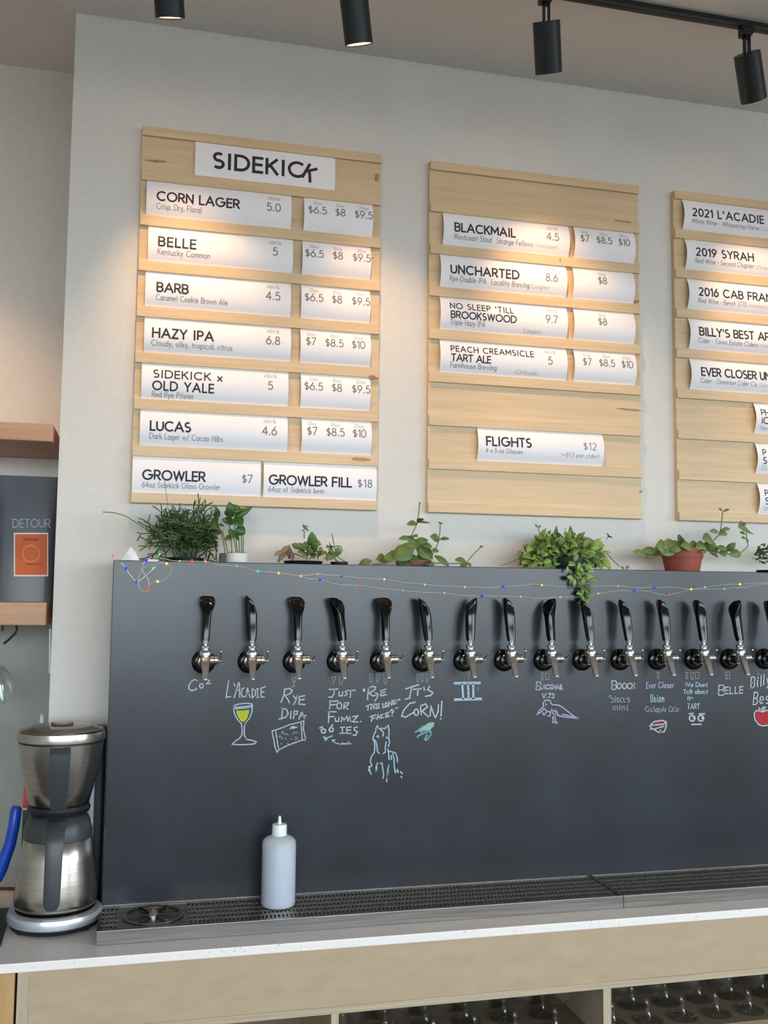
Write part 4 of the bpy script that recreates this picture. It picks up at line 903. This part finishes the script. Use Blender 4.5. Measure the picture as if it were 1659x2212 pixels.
# ------------------------------------------------------------------ track lights
TRY = -.222
trk = thing('light_track', (.5, TRY, CEIL), 'black ceiling light track running along the bar', 'light track')
obj('track_rail', MB().box(-1.5, 1.33, TRY-.012, TRY+.012, CEIL-.0135, CEIL-.0003, .001), 'lamp_black', trk, False)
obj('track_slot', MB().box(-1.49, 1.32, TRY-.004, TRY+.004, CEIL-.0140, CEIL-.0136), 'black_gloss', trk, False)
def head(x, tilt, side, lab):
    """Cylinder spotlight: pivot under the track, tilted towards the wall by tilt, swung sideways by side (degrees)."""
    piv = Vector((x, TRY, CEIL-.076))
    t = thing('track_spotlight', (x, TRY, CEIL-.0145), lab, 'spotlight', 'black track spotlights')
    zt = CEIL-.0145
    ad = obj('track_adapter', MB().prism([(x-.016, TRY-.011, zt), (x+.016, TRY-.011, zt), (x+.016, TRY-.011, zt-.010), (x+.007, TRY-.011, zt-.022), (x-.016, TRY-.011, zt-.022)], (0, .022, 0)), 'lamp_black', t, False)
    obj('yoke', MB().box(x-.008, x-.0045, TRY-.005, TRY+.005, piv.z-.004, zt-.022).box(x+.0045, x+.008, TRY-.005, TRY+.005, piv.z-.004, zt-.022).box(x-.008, x+.008, TRY-.005, TRY+.005, zt-.0265, zt-.022), 'lamp_black', t, False)
    Rm = Matrix.Rotation(R(side), 3, 'Y') @ Matrix.Rotation(R(tilt), 3, 'X')
    L, rr = .112, .0315
    def place(mb):
        for i, p in enumerate(mb.v): mb.v[i] = piv+Vector((0, 0, -.002))+Rm @ p
        return mb
    bd = obj('lamp_housing', place(MB().lathe([(.0292, -.1085), (.0300, -L), (rr, -L), (rr, -.001), (.0305, 0), (.0005, 0.0)], (0, 0, 0), 'Z', 40, False)), 'lamp_black', t)
    obj('reflector', place(MB().lathe([(.0290, -.1085), (.0215, -.1035), (.0005, -.1025)], (0, 0, 0), 'Z', 32, False)), 'lamp_glow', bd)
    ld = bpy.data.lights.new('spot_beam', 'SPOT'); ld.energy = SPOT_W; ld.color = (1.0, .60, .32); ld.spot_size = R(54); ld.spot_blend = 1.0; ld.shadow_soft_size = .026
    lo = bpy.data.objects.new('spot_beam', ld); col.objects.link(lo); lo.parent = t
    d = Rm @ Vector((0, 0, -1)); pos = piv+d*(L+.006)
    lo.matrix_local = Matrix.Translation(pos-Vector(t.location)) @ (d.to_track_quat('-Z', 'Y').to_matrix().to_4x4())
    return t
head(-.13, 25, -7, 'leftmost black spotlight in view, only its glowing end showing at the top edge')
head(.272, 20, -13, 'second black spotlight from the left, long cylinder with glowing end cut by the top edge')
head(.730, 27, -16, 'third black spotlight hanging whole from the end of the track')
head(1.257, 24, -28, 'rightmost black spotlight, tilted towards the wall at the right edge')
head(-.62, 30, 0, 'black spotlight further left along the track, outside the picture')

# ------------------------------------------------------------------ plants on top of the slate panel
LZ = TTOP+.0004
def leaf_mesh(name, m, w=.5, tip=.5, fold=.12, curl=.25):
    """Unit leaf along +Y, blade in XY, normal +Z; widest at 'tip'."""
    n = 6; v = []; f = []
    for i in range(n+1):
        t = i/n
        ww = w/2*(math.sin(math.pi*min(1, t/(2*tip)) if t < tip else math.pi*(.5+.5*(t-tip)/(1-tip)))**.75) if 0 < t < 1 else 0.012
        zc = -curl*t*t*.5+curl*.12*math.sin(math.pi*t)
        for sx in (-1, 0, 1): v.append((sx*ww, t, zc+(fold*ww*2 if sx else 0)))
    for i in range(n):
        a = i*3
        f += [(a, a+1, a+4, a+3), (a+1, a+2, a+5, a+4)]
    k = len(v)
    v += [(x, y, z-.025) for x, y, z in v]
    f += [tuple(q+k for q in fc[::-1]) for fc in f]
    edge = [i*3 for i in range(n+1)]+[n*3+1]+[i*3+2 for i in range(n, -1, -1)]+[1]
    f += [(edge[i-1], edge[i], edge[i]+k, edge[i-1]+k) for i in range(len(edge))]
    me = MB().add(v, f).mesh(name); fix_normals(me)
    for p in me.polygons: p.use_smooth = True
    me.materials.append(MAT[m]); return me
LM = {}
def lm(m, w, tip=.5, fold=.12, curl=.25):
    k = (m, round(w*5)/5, tip, fold, curl)
    if k not in LM: LM[k] = leaf_mesh('leaf', m, k[1], tip, fold, curl)
    return LM[k]
def put_leaf(parent, me, base, tip, up, name='leaf'):
    base, tip = Vector(base), Vector(tip); d = tip-base; L = d.length; y = d.normalized()
    z = Vector(up)-y*Vector(up).dot(y)
    if z.length < 1e-4: z = Vector((0, -1, .2))-y*Vector((0, -1, .2)).dot(y)
    z.normalize(); x = y.cross(z)
    Mr = Matrix((x, y, z)).transposed().to_4x4()
    o = bpy.data.objects.new(name, me); col.objects.link(o); o.parent = parent
    o.matrix_local = Matrix.Translation(base-Vector(parent.location)) @ Mr @ Matrix.Scale(L, 4)
    return o
def traced_plant(t, org, s, leaves, m, y0, tipr=.5, curl=.25, facing=.75):
    """leaves: (bx, by, tx, ty, width[, material]) in zoomed frame pixels, spread in depth around y0 inside the ledge."""
    for lf in leaves:
        bx, by_, tx, ty, w = lf[:5]; mm = lf[5] if len(lf) > 5 else m
        yb = y0+random.uniform(-.022, .022); yt = min(.15, yb+random.uniform(-.03, .012))
        a = P(org[0]+bx/s, org[1]+by_/s, yb); b = P(org[0]+tx/s, org[1]+ty/s, yt)
        b = a+(b-a)*1.10; a.z = max(a.z, LZ+.002); b.z = max(b.z, LZ+.002) if yt > -.002 else b.z
        L = math.hypot(tx-bx, ty-by_)
        fc = random.uniform(facing-.2, facing+.2)
        put_leaf(t, lm(mm, min(1.4, max(.2, 1.3*w/max(L, 1))), tipr, .12, curl), a, b, (random.uniform(-.3, .3), -1.0, random.uniform(.25, .8)))
def stems(t, org, s, lines, m, r, y0, name='stem'):
    for q in lines:
        pts = [P(org[0]+a/s, org[1]+b/s, y0) for a, b in q]
        for p in pts: p.z = max(p.z, LZ+r)
        pp = [pts[0]]
        for a, b in zip(pts, pts[1:]): pp += [a.lerp(b, .5), b]
        obj(name, MB().tube(pp, r, 6), m, t)
# a) bushy mistletoe cactus on the left
p = P(400, 1209, .075)
t = thing('mistletoe_cactus', (p.x, .075, LZ), 'bushy dark green mistletoe cactus at the left end of the ledge', 'plant', 'plants on the ledge')
obj('plant_dish', MB().lathe([(.030, LZ), (.042, LZ+.002), (.044, LZ+.010), (.040, LZ+.011), (.0005, LZ+.008)], (p.x, .085, 0), 'Z', 28), 'black_matte', t)
mb = MB(); rnd = random.Random(3)
def twig(pos, d, lev, rad):
    L = rnd.uniform(.014, .028)*(1 if lev else 1.3)
    e = pos+d*L
    e.y = min(max(e.y, .012), .148); e.x = min(e.x, P(468, 1150, .08).x); e.z = max(e.z, LZ+.004)
    mb.tube([pos, pos.lerp(e, .5)+Vector((0, 0, .001)), e], [rad, rad*1.15, rad*.8], 5)
    if lev < 5:
        for _ in range(2 if rnd.random() < .75 else 1):
            nd = (d+Vector((rnd.uniform(-1.0, 1.0), rnd.uniform(-.8, .6), rnd.uniform(-.7, .55)))).normalized()
            twig(e, nd, lev+1, rad*.93)
for k in range(34):
    a = rnd.uniform(0, 2*math.pi)
    twig(Vector((p.x+rnd.uniform(-.025, .025), .08+rnd.uniform(-.02, .02), LZ+.010)), Vector((math.cos(a)*.6, math.sin(a)*.25, rnd.uniform(.5, 1.6))).normalized(), 0, .0017)
obj('foliage', mb, 'leaf_dark', t, kind='stuff')
stems(t, (0, 0), 1, [[(345, 1165), (325, 1150), (300, 1132), (270, 1114), (245, 1107), (222, 1106)]], 'stem_green', .0012, .07)
stems(t, (0, 0), 1, [[(366, 1120), (362, 1090), (358, 1060), (355, 1032)]], 'stem_green', .0007, .07)
mb = MB()
for q in ([(345, 1160), (325, 1152), (305, 1153), (296, 1168)], [(325, 1152), (315, 1138)], [(330, 1158), (338, 1128), (352, 1118), (366, 1122)], [(352, 1118), (356, 1110)], [(305, 1153), (296, 1150)], [(430, 1110), (445, 1092), (460, 1085)], [(445, 1092), (442, 1078)], [(430, 1095), (428, 1066)]):
    mb.tube([P(a, b, .07) for a, b in q], .0014, 5)
obj('side_branches', mb, 'leaf_dark', t)
# b) cuttings in a glass jar
o_ = (460, 1080); s_ = 15.26
p = P(512, 1213, .06)
t = thing('jar_with_cuttings', (p.x, .06, LZ), 'small labelled glass jar holding broad-leaved green cuttings', 'plant', 'plants on the ledge')
jr = .0255
obj('glass_jar', MB().lathe([(jr*.9, LZ), (jr, LZ+.002), (jr, LZ+.022), (jr*.9, LZ+.026), (jr*.86, LZ+.026), (jr*.94, LZ+.021), (jr*.94, LZ+.003), (.0005, LZ+.002)], (p.x, .06, 0), 'Z', 32, False), 'glass', t)
mb = MB(); vv = []
for k in range(13):
    a = R(-90+(k-6)*11)
    for z in (LZ+.0015, LZ+.0225): vv.append((p.x+(jr+.0004)*math.cos(a), .06+(jr+.0004)*math.sin(a), z))
mb.add(vv, [(2*k, 2*k+2, 2*k+3, 2*k+1) for k in range(12)])
obj('jar_label', mb, 'white_label', t, normals=False)
obj('side_tin', MB().box(p.x-.040, p.x-.027, .045, .075, LZ, LZ+.022, .001), 'black_matte', t, False)
stems(t, o_, s_, [[(430, 1900), (340, 1350), (240, 1000), (120, 640)], [(520, 1900), (420, 1400), (300, 1000)], [(640, 1900), (600, 1300), (530, 800)], [(760, 1900), (740, 1500), (600, 950)], [(830, 1900), (760, 1300), (690, 600)], [(940, 1900), (940, 1300), (900, 900)], [(990, 1900), (1000, 1300), (960, 560)], [(880, 1900), (860, 1300), (800, 700)]], 'stem_green', .0014, .06)
traced_plant(t, o_, s_, [(700, 540, 400, 370, 230), (700, 600, 1215, 255, 230), (560, 330, 900, 290, 190), (690, 790, 345, 620, 230), (700, 600, 930, 830, 240), (760, 930, 1050, 1090, 230), (110, 640, 130, 280, 150), (240, 950, -60, 800, 220), (300, 1060, -40, 1090, 130), (180, 830, 370, 830, 100), (620, 1200, 430, 1280, 130), (560, 960, 690, 1220, 120), (620, 540, 560, 130, 260), (680, 1000, 820, 1300, 120)], 'leaf_pothos', .06, .42, .3)
# c) straggly half-dry plant in a black dish
o_ = (580, 1120); s_ = 9.217
p = P(655, 1216, .07)
t = thing('straggly_plant', (p.x, .07, LZ), 'straggly half-dry plant in a shallow black dish, third from the left', 'plant', 'plants on the ledge')
obj('plant_dish', MB().lathe([(.036, LZ), (.044, LZ+.002), (.047, LZ+.0075), (.044, LZ+.008), (.0005, LZ+.006)], (p.x, .07, 0), 'Z', 32), 'black_matte', t)
stems(t, o_, s_, [[(750, 850), (770, 740), (800, 640), (870, 520)], [(740, 790), (600, 730), (450, 680), (410, 520)], [(800, 820), (900, 740), (1080, 700)], [(1590, 910), (1390, 770), (1330, 640), (1290, 450), (1265, 310)], [(710, 400), (708, 250)], [(1100, 790), (1250, 820)]], 'stem_green', .0013, .07)
stems(t, o_, s_, [[(1330, 560), (1370, 545), (1440, 560), (1465, 650), (1410, 720)]], 'leaf_fresh', .0016, .07)
traced_plant(t, o_, s_, [(640, 610, 480, 500, 80), (730, 640, 620, 510, 90), (760, 560, 740, 455, 80), (780, 500, 870, 410, 60), (870, 560, 870, 325, 100), (850, 560, 1000, 495, 120), (880, 620, 960, 510, 90), (740, 700, 640, 640, 70), (760, 720, 830, 640, 70), (800, 740, 690, 690, 70), (900, 800, 870, 670, 90), (980, 800, 1000, 680, 100), (1000, 690, 1090, 690, 70), (1000, 600, 1065, 600, 45),
  (410, 540, 250, 690, 60, 'leaf_dry'), (400, 540, 430, 800, 80, 'leaf_dry'), (380, 560, 240, 790, 70, 'leaf_dry'), (300, 680, 165, 690, 50, 'leaf_dry'), (430, 640, 500, 840, 70, 'leaf_dry'), (240, 780, 190, 890, 30, 'leaf_dry'),
  (740, 220, 690, 130, 35), (720, 240, 645, 235, 28), (740, 230, 805, 218, 36), (755, 170, 778, 140, 18), (1230, 560, 1165, 555, 30), (1230, 560, 1250, 500, 35), (1290, 640, 1220, 620, 70), (1280, 700, 1170, 800, 100), (1380, 560, 1380, 740, 90), (1320, 660, 1240, 780, 100), (1160, 700, 1080, 660, 60), (1330, 850, 1390, 820, 50), (800, 600, 900, 640, 90), (830, 640, 760, 560, 90)], 'leaf_mid', .05, .5, .4)
t2 = P(710, 1219, .05)
tag(obj('plant_saucer', MB().lathe([(.016, LZ), (.020, LZ+.002), (.021, LZ+.007), (.0195, LZ+.007), (.0005, LZ+.004)], (t2.x+.025, .05, 0), 'Z', 24), 'black_matte'), 'tiny black saucer right of the straggly plant', 'saucer')
# d) round-leaved plant with flower stalks
o_ = (740, 1060); s_ = 3.607
p = P(893, 1223, .07)
t = thing('round_leaf_plant', (p.x, .07, LZ), 'round-leaved plant with thin upright stalks below the gap between the boards', 'plant', 'plants on the ledge')
obj('plant_pot', MB().lathe([(.038, LZ), (.041, LZ+.001), (.0445, LZ+.015), (.042, LZ+.016), (.0005, LZ+.012)], (p.x, .07, 0), 'Z', 32), 'brown_pot', t)
stems(t, o_, s_, [[(510, 520), (520, 430), (535, 350), (580, 260), (590, 200), (600, 100)], [(700, 500), (730, 440), (750, 390), (758, 320), (762, 250)], [(560, 570), (700, 562), (830, 566), (960, 568)], [(965, 560), (1020, 495), (1080, 437)], [(520, 560), (390, 545), (300, 570), (230, 575)], [(560, 560), (600, 470), (610, 400)]], 'stem_green', .0013, .07)
traced_plant(t, o_, s_, [(580, 252, 515, 256, 24), (585, 250, 622, 212, 26), (590, 246, 670, 245, 16), (525, 368, 450, 370, 24), (530, 360, 578, 352, 24), (505, 350, 535, 388, 30), (560, 405, 655, 385, 38), (600, 420, 688, 432, 36), (600, 440, 525, 392, 40), (575, 450, 695, 515, 78), (575, 420, 440, 490, 66), (545, 455, 415, 522, 86), (430, 465, 375, 520, 44), (445, 520, 342, 522, 44), (345, 545, 276, 528, 50), (500, 520, 585, 545, 60), (420, 540, 515, 562, 58), (440, 575, 515, 588, 40), (520, 588, 625, 578, 44), (600, 545, 690, 500, 50), (640, 560, 706, 580, 34), (690, 470, 748, 465, 24), (750, 382, 697, 356, 24), (756, 380, 828, 370, 26), (715, 505, 825, 585, 36), (962, 552, 885, 535, 36), (958, 560, 995, 592, 26), (925, 570, 960, 592, 34), (1065, 432, 1096, 438, 14), (228, 548, 135, 570, 40), (595, 104, 606, 94, 12), (758, 262, 766, 244, 14), (540, 500, 480, 570, 70), (650, 500, 600, 570, 60)], 'leaf_mid', .042, .5, .2)
# e) light green trailing bush
p = P(1215, 1224, .075)
t = thing('trailing_bush', (p.x, .075, LZ), 'dense light green bush trailing over the front of the slate panel', 'plant', 'plants on the ledge')
obj('plant_pot', MB().lathe([(.034, LZ), (.038, LZ+.001), (.046, LZ+.030), (.043, LZ+.031), (.0005, LZ+.026)], (p.x+.02, .07, 0), 'Z', 32), 'green_pot', t)
rnd = random.Random(11)
cx_, cz_ = p.x, LZ+.012
for k in range(300):
    if k < 250:
        # leaves over the whole dome, most of them near its skin
        th = rnd.uniform(-.05, math.pi+.05); ph = rnd.uniform(-1, .75); rr = math.sqrt(rnd.uniform(.02, 1.0))
        hh = math.sqrt(max(.05, 1-ph*ph*.55))
        pos = Vector((cx_-.004+.112*math.cos(th)*hh*rr, .066+.058*ph*rr, cz_+.078*abs(math.sin(th))*hh*rr))
        out = Vector((math.cos(th), -.55, abs(math.sin(th))*.6-.15)).normalized()
        L = rnd.uniform(.020, .032)
    else:
        q = (k-250)/50; base = P(1250+q*14+rnd.uniform(-26, 24)*(1-.6*q), 1212+88*q, -.012-.006*math.sin(q*3))
        pos = base+Vector((0, rnd.uniform(-.006, .004), 0)); out = Vector((rnd.uniform(-.8, .8), -.25, rnd.uniform(-1.1, .3))).normalized(); L = rnd.uniform(.015, .024)
        pos.y = min(pos.y, -.006)
    e = pos+(out+Vector((rnd.uniform(-.8, .8), rnd.uniform(-.3, .3), rnd.uniform(-.8, .6)))).normalized()*L
    if k < 250: pos.y = min(max(pos.y, .012), .145); e.y = min(e.y, .150); pos.z = max(pos.z, LZ+.003); e.z = max(e.z, LZ+.002)
    else: e.y = min(e.y, -.005)
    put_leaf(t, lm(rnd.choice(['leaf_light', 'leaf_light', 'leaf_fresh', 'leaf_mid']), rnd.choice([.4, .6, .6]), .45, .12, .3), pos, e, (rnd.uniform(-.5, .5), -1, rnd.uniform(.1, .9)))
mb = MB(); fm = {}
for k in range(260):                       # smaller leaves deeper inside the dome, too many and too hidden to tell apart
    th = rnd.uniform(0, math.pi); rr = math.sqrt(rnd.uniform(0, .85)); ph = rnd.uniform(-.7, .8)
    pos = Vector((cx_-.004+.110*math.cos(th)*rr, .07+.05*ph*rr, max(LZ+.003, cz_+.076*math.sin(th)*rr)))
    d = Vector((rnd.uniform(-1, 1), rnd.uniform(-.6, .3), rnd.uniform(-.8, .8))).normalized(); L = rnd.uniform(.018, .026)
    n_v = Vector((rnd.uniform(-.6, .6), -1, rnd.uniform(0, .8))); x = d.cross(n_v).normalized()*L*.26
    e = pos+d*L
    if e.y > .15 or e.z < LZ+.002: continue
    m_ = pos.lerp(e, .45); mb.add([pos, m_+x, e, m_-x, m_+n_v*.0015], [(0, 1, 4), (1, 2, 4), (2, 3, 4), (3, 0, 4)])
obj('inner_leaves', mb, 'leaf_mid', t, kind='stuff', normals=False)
for q in ([(1240, 1212), (1246, 1240), (1255, 1270), (1262, 1303)], [(1262, 1214), (1264, 1245), (1270, 1280), (1276, 1300)], [(1250, 1213), (1245, 1240), (1250, 1275), (1268, 1298)]):
    obj('stem', MB().tube([P(a, b, -.010) for a, b in q], .0011, 6), 'stem_green', t)
stems(t, (0, 0), 1, [[(1140, 1195), (1110, 1212), (1084, 1222)], [(1305, 1190), (1322, 1208), (1338, 1224)], [(1165, 1155), (1163, 1137)], [(1310, 1165), (1314, 1158)]], 'stem_green', .0011, .06)
traced_plant(t, (0, 0), 1, [(1163, 1140, 1158, 1135, 3), (1163, 1140, 1168, 1134, 3), (1314, 1160, 1318, 1155, 3), (1348, 1231, 1342, 1224, 4), (1352, 1231, 1358, 1222, 5)], 'leaf_fresh', .05)
# f) terracotta pot
o_ = (1360, 1080); s_ = 5.548
p = P(1474, 1232, .072); k_ = (P(1515, 1200, .072).x-P(1433, 1200, .072).x)/2/1.03
t = thing('terracotta_plant', (p.x, .072, LZ), 'round-leaved plant in a terracotta pot below the right board', 'plant', 'plants on the ledge')
zr = P(1474, 1187, .072).z; zm = P(1474, 1206, .072).z
pt = obj('plant_pot', MB().lathe([(k_*.80, LZ), (k_*.81, LZ+.001), (k_*.93, zm), (k_*.985, zm+.0005), (k_*1.0, zr), (k_*.94, zr), (k_*.92, zr-.008), (.0005, zr-.008)], (p.x, .072, 0), 'Z', 40, False), 'terracotta', t)
obj('soil', MB().lathe([(k_*.91, zr-.0075), (.0005, zr-.005)], (p.x, .072, 0), 'Z', 24, False), 'soil', pt)
stems(t, o_, s_, [[(700, 590), (900, 560), (990, 500), (1080, 410), (1095, 330), (1110, 200), (1115, 140)], [(1060, 620), (1200, 650), (1330, 638), (1420, 555), (1402, 470), (1400, 390)]], 'stem_green', .0013, .072)
stems(t, o_, s_, [[(480, 610), (380, 658), (205, 690)]], 'stem_brown', .0013, .072)
traced_plant(t, o_, s_, [(205, 690, 78, 612, 44), (340, 620, 165, 603, 82), (430, 600, 340, 545, 90), (540, 570, 425, 505, 90), (640, 530, 480, 585, 90), (590, 545, 645, 452, 76), (545, 640, 388, 632, 58), (340, 640, 222, 662, 42), (605, 545, 745, 570, 92), (710, 545, 808, 520, 60), (690, 600, 800, 590, 52), (800, 545, 920, 555, 72), (1000, 492, 895, 460, 84), (950, 610, 1005, 515, 110), (910, 600, 1065, 605, 74), (955, 630, 1052, 678, 50), (1030, 570, 1155, 582, 64), (1065, 625, 1170, 640, 64), (1155, 605, 1258, 525, 66), (1145, 612, 1285, 605, 46), (1335, 640, 1222, 648, 60), (860, 600, 905, 632, 44), (1100, 640, 1155, 668, 44), (1065, 382, 982, 370, 24), (1098, 362, 1202, 340, 32), (1070, 405, 1162, 388, 52), (1062, 405, 1120, 412, 40), (1112, 138, 1072, 98, 30), (1118, 142, 1188, 110, 24), (1395, 335, 1328, 318, 46), (1398, 300, 1350, 288, 40), (1398, 385, 1440, 368, 54), (1392, 412, 1328, 388, 34), (1392, 455, 1352, 452, 14), (1412, 525, 1403, 455, 34), (480, 600, 600, 590, 80), (400, 610, 300, 600, 80), (560, 590, 700, 570, 80)], 'leaf_fresh', .032, .55, .2)
# g) dark bush cut by the right edge
p = P(1672, 1234, .072)
t = thing('dark_bush', (p.x, .072, LZ), 'small-leaved dark green bush in a black dish at the right edge', 'plant', 'plants on the ledge')
obj('plant_dish', MB().lathe([(.034, LZ), (.044, LZ+.002), (.046, LZ+.008), (.0005, LZ+.006)], (p.x, .072, 0), 'Z', 32), 'black_matte', t)
obj('stem', MB().tube([(p.x, .072, LZ+.006), (p.x-.004, .072, LZ+.03), (p.x-.012, .07, LZ+.055)], .002, 6), 'stem_green', t)
rnd = random.Random(5)
for k in range(110):
    a, b = rnd.uniform(0, 2*math.pi), rnd.uniform(-1, 1); rr = rnd.uniform(.4, 1)
    pos = Vector((p.x-.008+.052*rr*math.cos(a)*math.sqrt(1-b*b), .072+.045*rr*math.sin(a)*math.sqrt(1-b*b), LZ+.050+.030*rr*b))
    e = pos+Vector((rnd.uniform(-1, 1), rnd.uniform(-1, .4), rnd.uniform(-.6, .9))).normalized()*rnd.uniform(.010, .017)
    e.y = min(e.y, .15); put_leaf(t, lm('leaf_deep', .6, .5, .12, .25), pos, e, (rnd.uniform(-.4, .4), -.7, .8))
# crumpled white tissue
v = [P(261, 1211, .01), P(284, 1211, .006), P(302, 1211, .012), P(296, 1211, .05), P(264, 1211, .05), P(268, 1196, .02), P(282, 1181, .03), P(291, 1190, .022), P(274, 1193, .012), P(279, 1201, .004)]
for q in v[:5]: q.z = LZ
tag(obj('crumpled_tissue', MB().add(v, [(0, 9, 8), (0, 8, 5), (5, 8, 6), (8, 9, 6), (9, 7, 6), (9, 1, 7), (1, 2, 7), (0, 1, 9), (2, 3, 7), (3, 6, 7), (3, 4, 6), (4, 5, 6), (4, 0, 5), (0, 4, 3, 2, 1)]), 'white_paper', None, False), 'crumpled white tissue at the left corner of the ledge', 'tissue')

# ------------------------------------------------------------------ fairy lights
t = thing('fairy_lights', (P(300, 1230, 0).x, -.004, LZ-.06), 'silver wire string of tiny coloured lights hung along the top of the slate panel', 'fairy lights')
FY = -.0035
def wirepx(q, y=FY, wob=True):
    pts = []
    for (a, b), (c_, d_) in zip(q, q[1:]):
        n = max(1, int(math.hypot(c_-a, d_-b)/9))
        for i in range(n): pts.append(P(a+(c_-a)*i/n, b+(d_-b)*i/n+(random.uniform(-.7, .7) if wob else 0), y+random.uniform(-.0006, .0006)))
    pts.append(P(q[-1][0], q[-1][1], y)); return pts
def zz(*q): return [(220+a/8.295, 1160+b/8.295) for a, b in q]
wires = [[(345, 1206), (380, 1212), (415, 1212.5), (444, 1213), (475, 1222), (511, 1223), (530, 1226), (545, 1233), (557, 1234), (602, 1238), (649, 1244.5), (664, 1250), (692, 1252), (715, 1260), (735, 1264), (779, 1265), (820, 1271), (870, 1276), (915, 1280), (960, 1281), (1000, 1287), (1043, 1288), (1080, 1287), (1125, 1289), (1160, 1293), (1210, 1290), (1250, 1290), (1292, 1282), (1330, 1277), (1371, 1276), (1400, 1277), (1420, 1284), (1440, 1286), (1465, 1280), (1493, 1273), (1530, 1273), (1564, 1272), (1600, 1269), (1659, 1260), (1720, 1262), (1800, 1258)],
  [(649, 1244.5), (686, 1240), (739, 1245), (780, 1249), (830, 1251.5), (870, 1258), (917, 1263), (960, 1266), (1004, 1268), (1050, 1269), (1088, 1267), (1120, 1266), (1150, 1262), (1171, 1264), (1205, 1268), (1240, 1267), (1300, 1267), (1335, 1266), (1372, 1270), (1416, 1268.5), (1460, 1269), (1493, 1273), (1523, 1268.5), (1560, 1263), (1598, 1262), (1659, 1258), (1720, 1255), (1800, 1260)],
  zz((740, 480), (710, 580), (660, 720), (645, 830), (690, 950), (760, 995), (820, 960), (850, 860), (940, 800), (1000, 800), (1080, 790), (1200, 700), (1245, 600), (1220, 510), (1163, 478), (1050, 470), (900, 490), (750, 540), (720, 590), (760, 660), (830, 760), (845, 860)),
  zz((975, 520), (918, 560), (870, 620), (790, 690), (670, 790), (618, 805), (560, 740), (490, 660), (432, 560), (340, 460)), zz((1010, 400), (1060, 440), (1163, 478)), zz((790, 420), (740, 480))]
for q in wires: obj('wire', MB().tube(wirepx(q), .00075, 5), 'silver_wire', t)
obj('wire', MB().tube([P(a, b, -.002) for a, b in zz((960, 370), (1030, 315), (1110, 270))], .0006, 5), 'silver_wire', t)
obj('wire', MB().tube([P(243.5, 1200, -.003), P(246, 1208, -.003), P(258, 1216, -.003), P(272, 1227, -.003)], .0004, 5), 'silver_wire', t)
a, b = P(319, 1208, -.004), P(342, 1214, -.004)
obj('wire_tag', MB().box(a.x, b.x, -.0075, -.0035, b.z, a.z, .0008), 'white_label', t, False)
bulbs = {'led_blue': [(272, 1227.5, 1.5), (294.5, 1257.5, 1.3), (315, 1210.5, 1.4), (692, 1252, 1.3), (739, 1245, 1.1), (1042.5, 1287.6, 1.4), (1088.5, 1267, 1.4), (1371.5, 1276, 1.3), (1416, 1268.5, 1.4)],
 'led_red': [(320.6, 1270.5, 1.3), (415, 1212, 1.5), (779, 1265, 1.0), (243.5, 1200, 1.0), (1446, 1283.5, .7)],
 'led_green': [(330.7, 1228, 1.2), (344, 1198, 1.0), (511, 1223, .7), (556.6, 1234, 1.1), (870, 1276, .7), (917.4, 1263, 1.0), (1210, 1290, .9), (1523, 1268.5, .9), (1564.5, 1272, .8)],
 'led_yellow': [(340.5, 1256, 1.2), (360, 1217.5, 1.2), (602, 1238, 1.1), (830, 1251.6, 1.1), (1170.5, 1264, 1.0), (1493, 1273, 1.2), (1598, 1262, 1.2), (388, 1212, .7)],
 'led_orange': [(444, 1213, .9), (649, 1244.5, 1.1), (960, 1281, .9), (1004, 1268, 1.0), (1125, 1289, .8), (1292, 1282, .9), (1335, 1266, .7), (686, 1240, .7)]}
for m, L_ in bulbs.items():
    for (a, b, s_) in L_:
        obj('bulb', MB().sphere(P(a, b, FY-.001), .0021*s_, 10, 6, (1, 1, 1.15)), m, t)
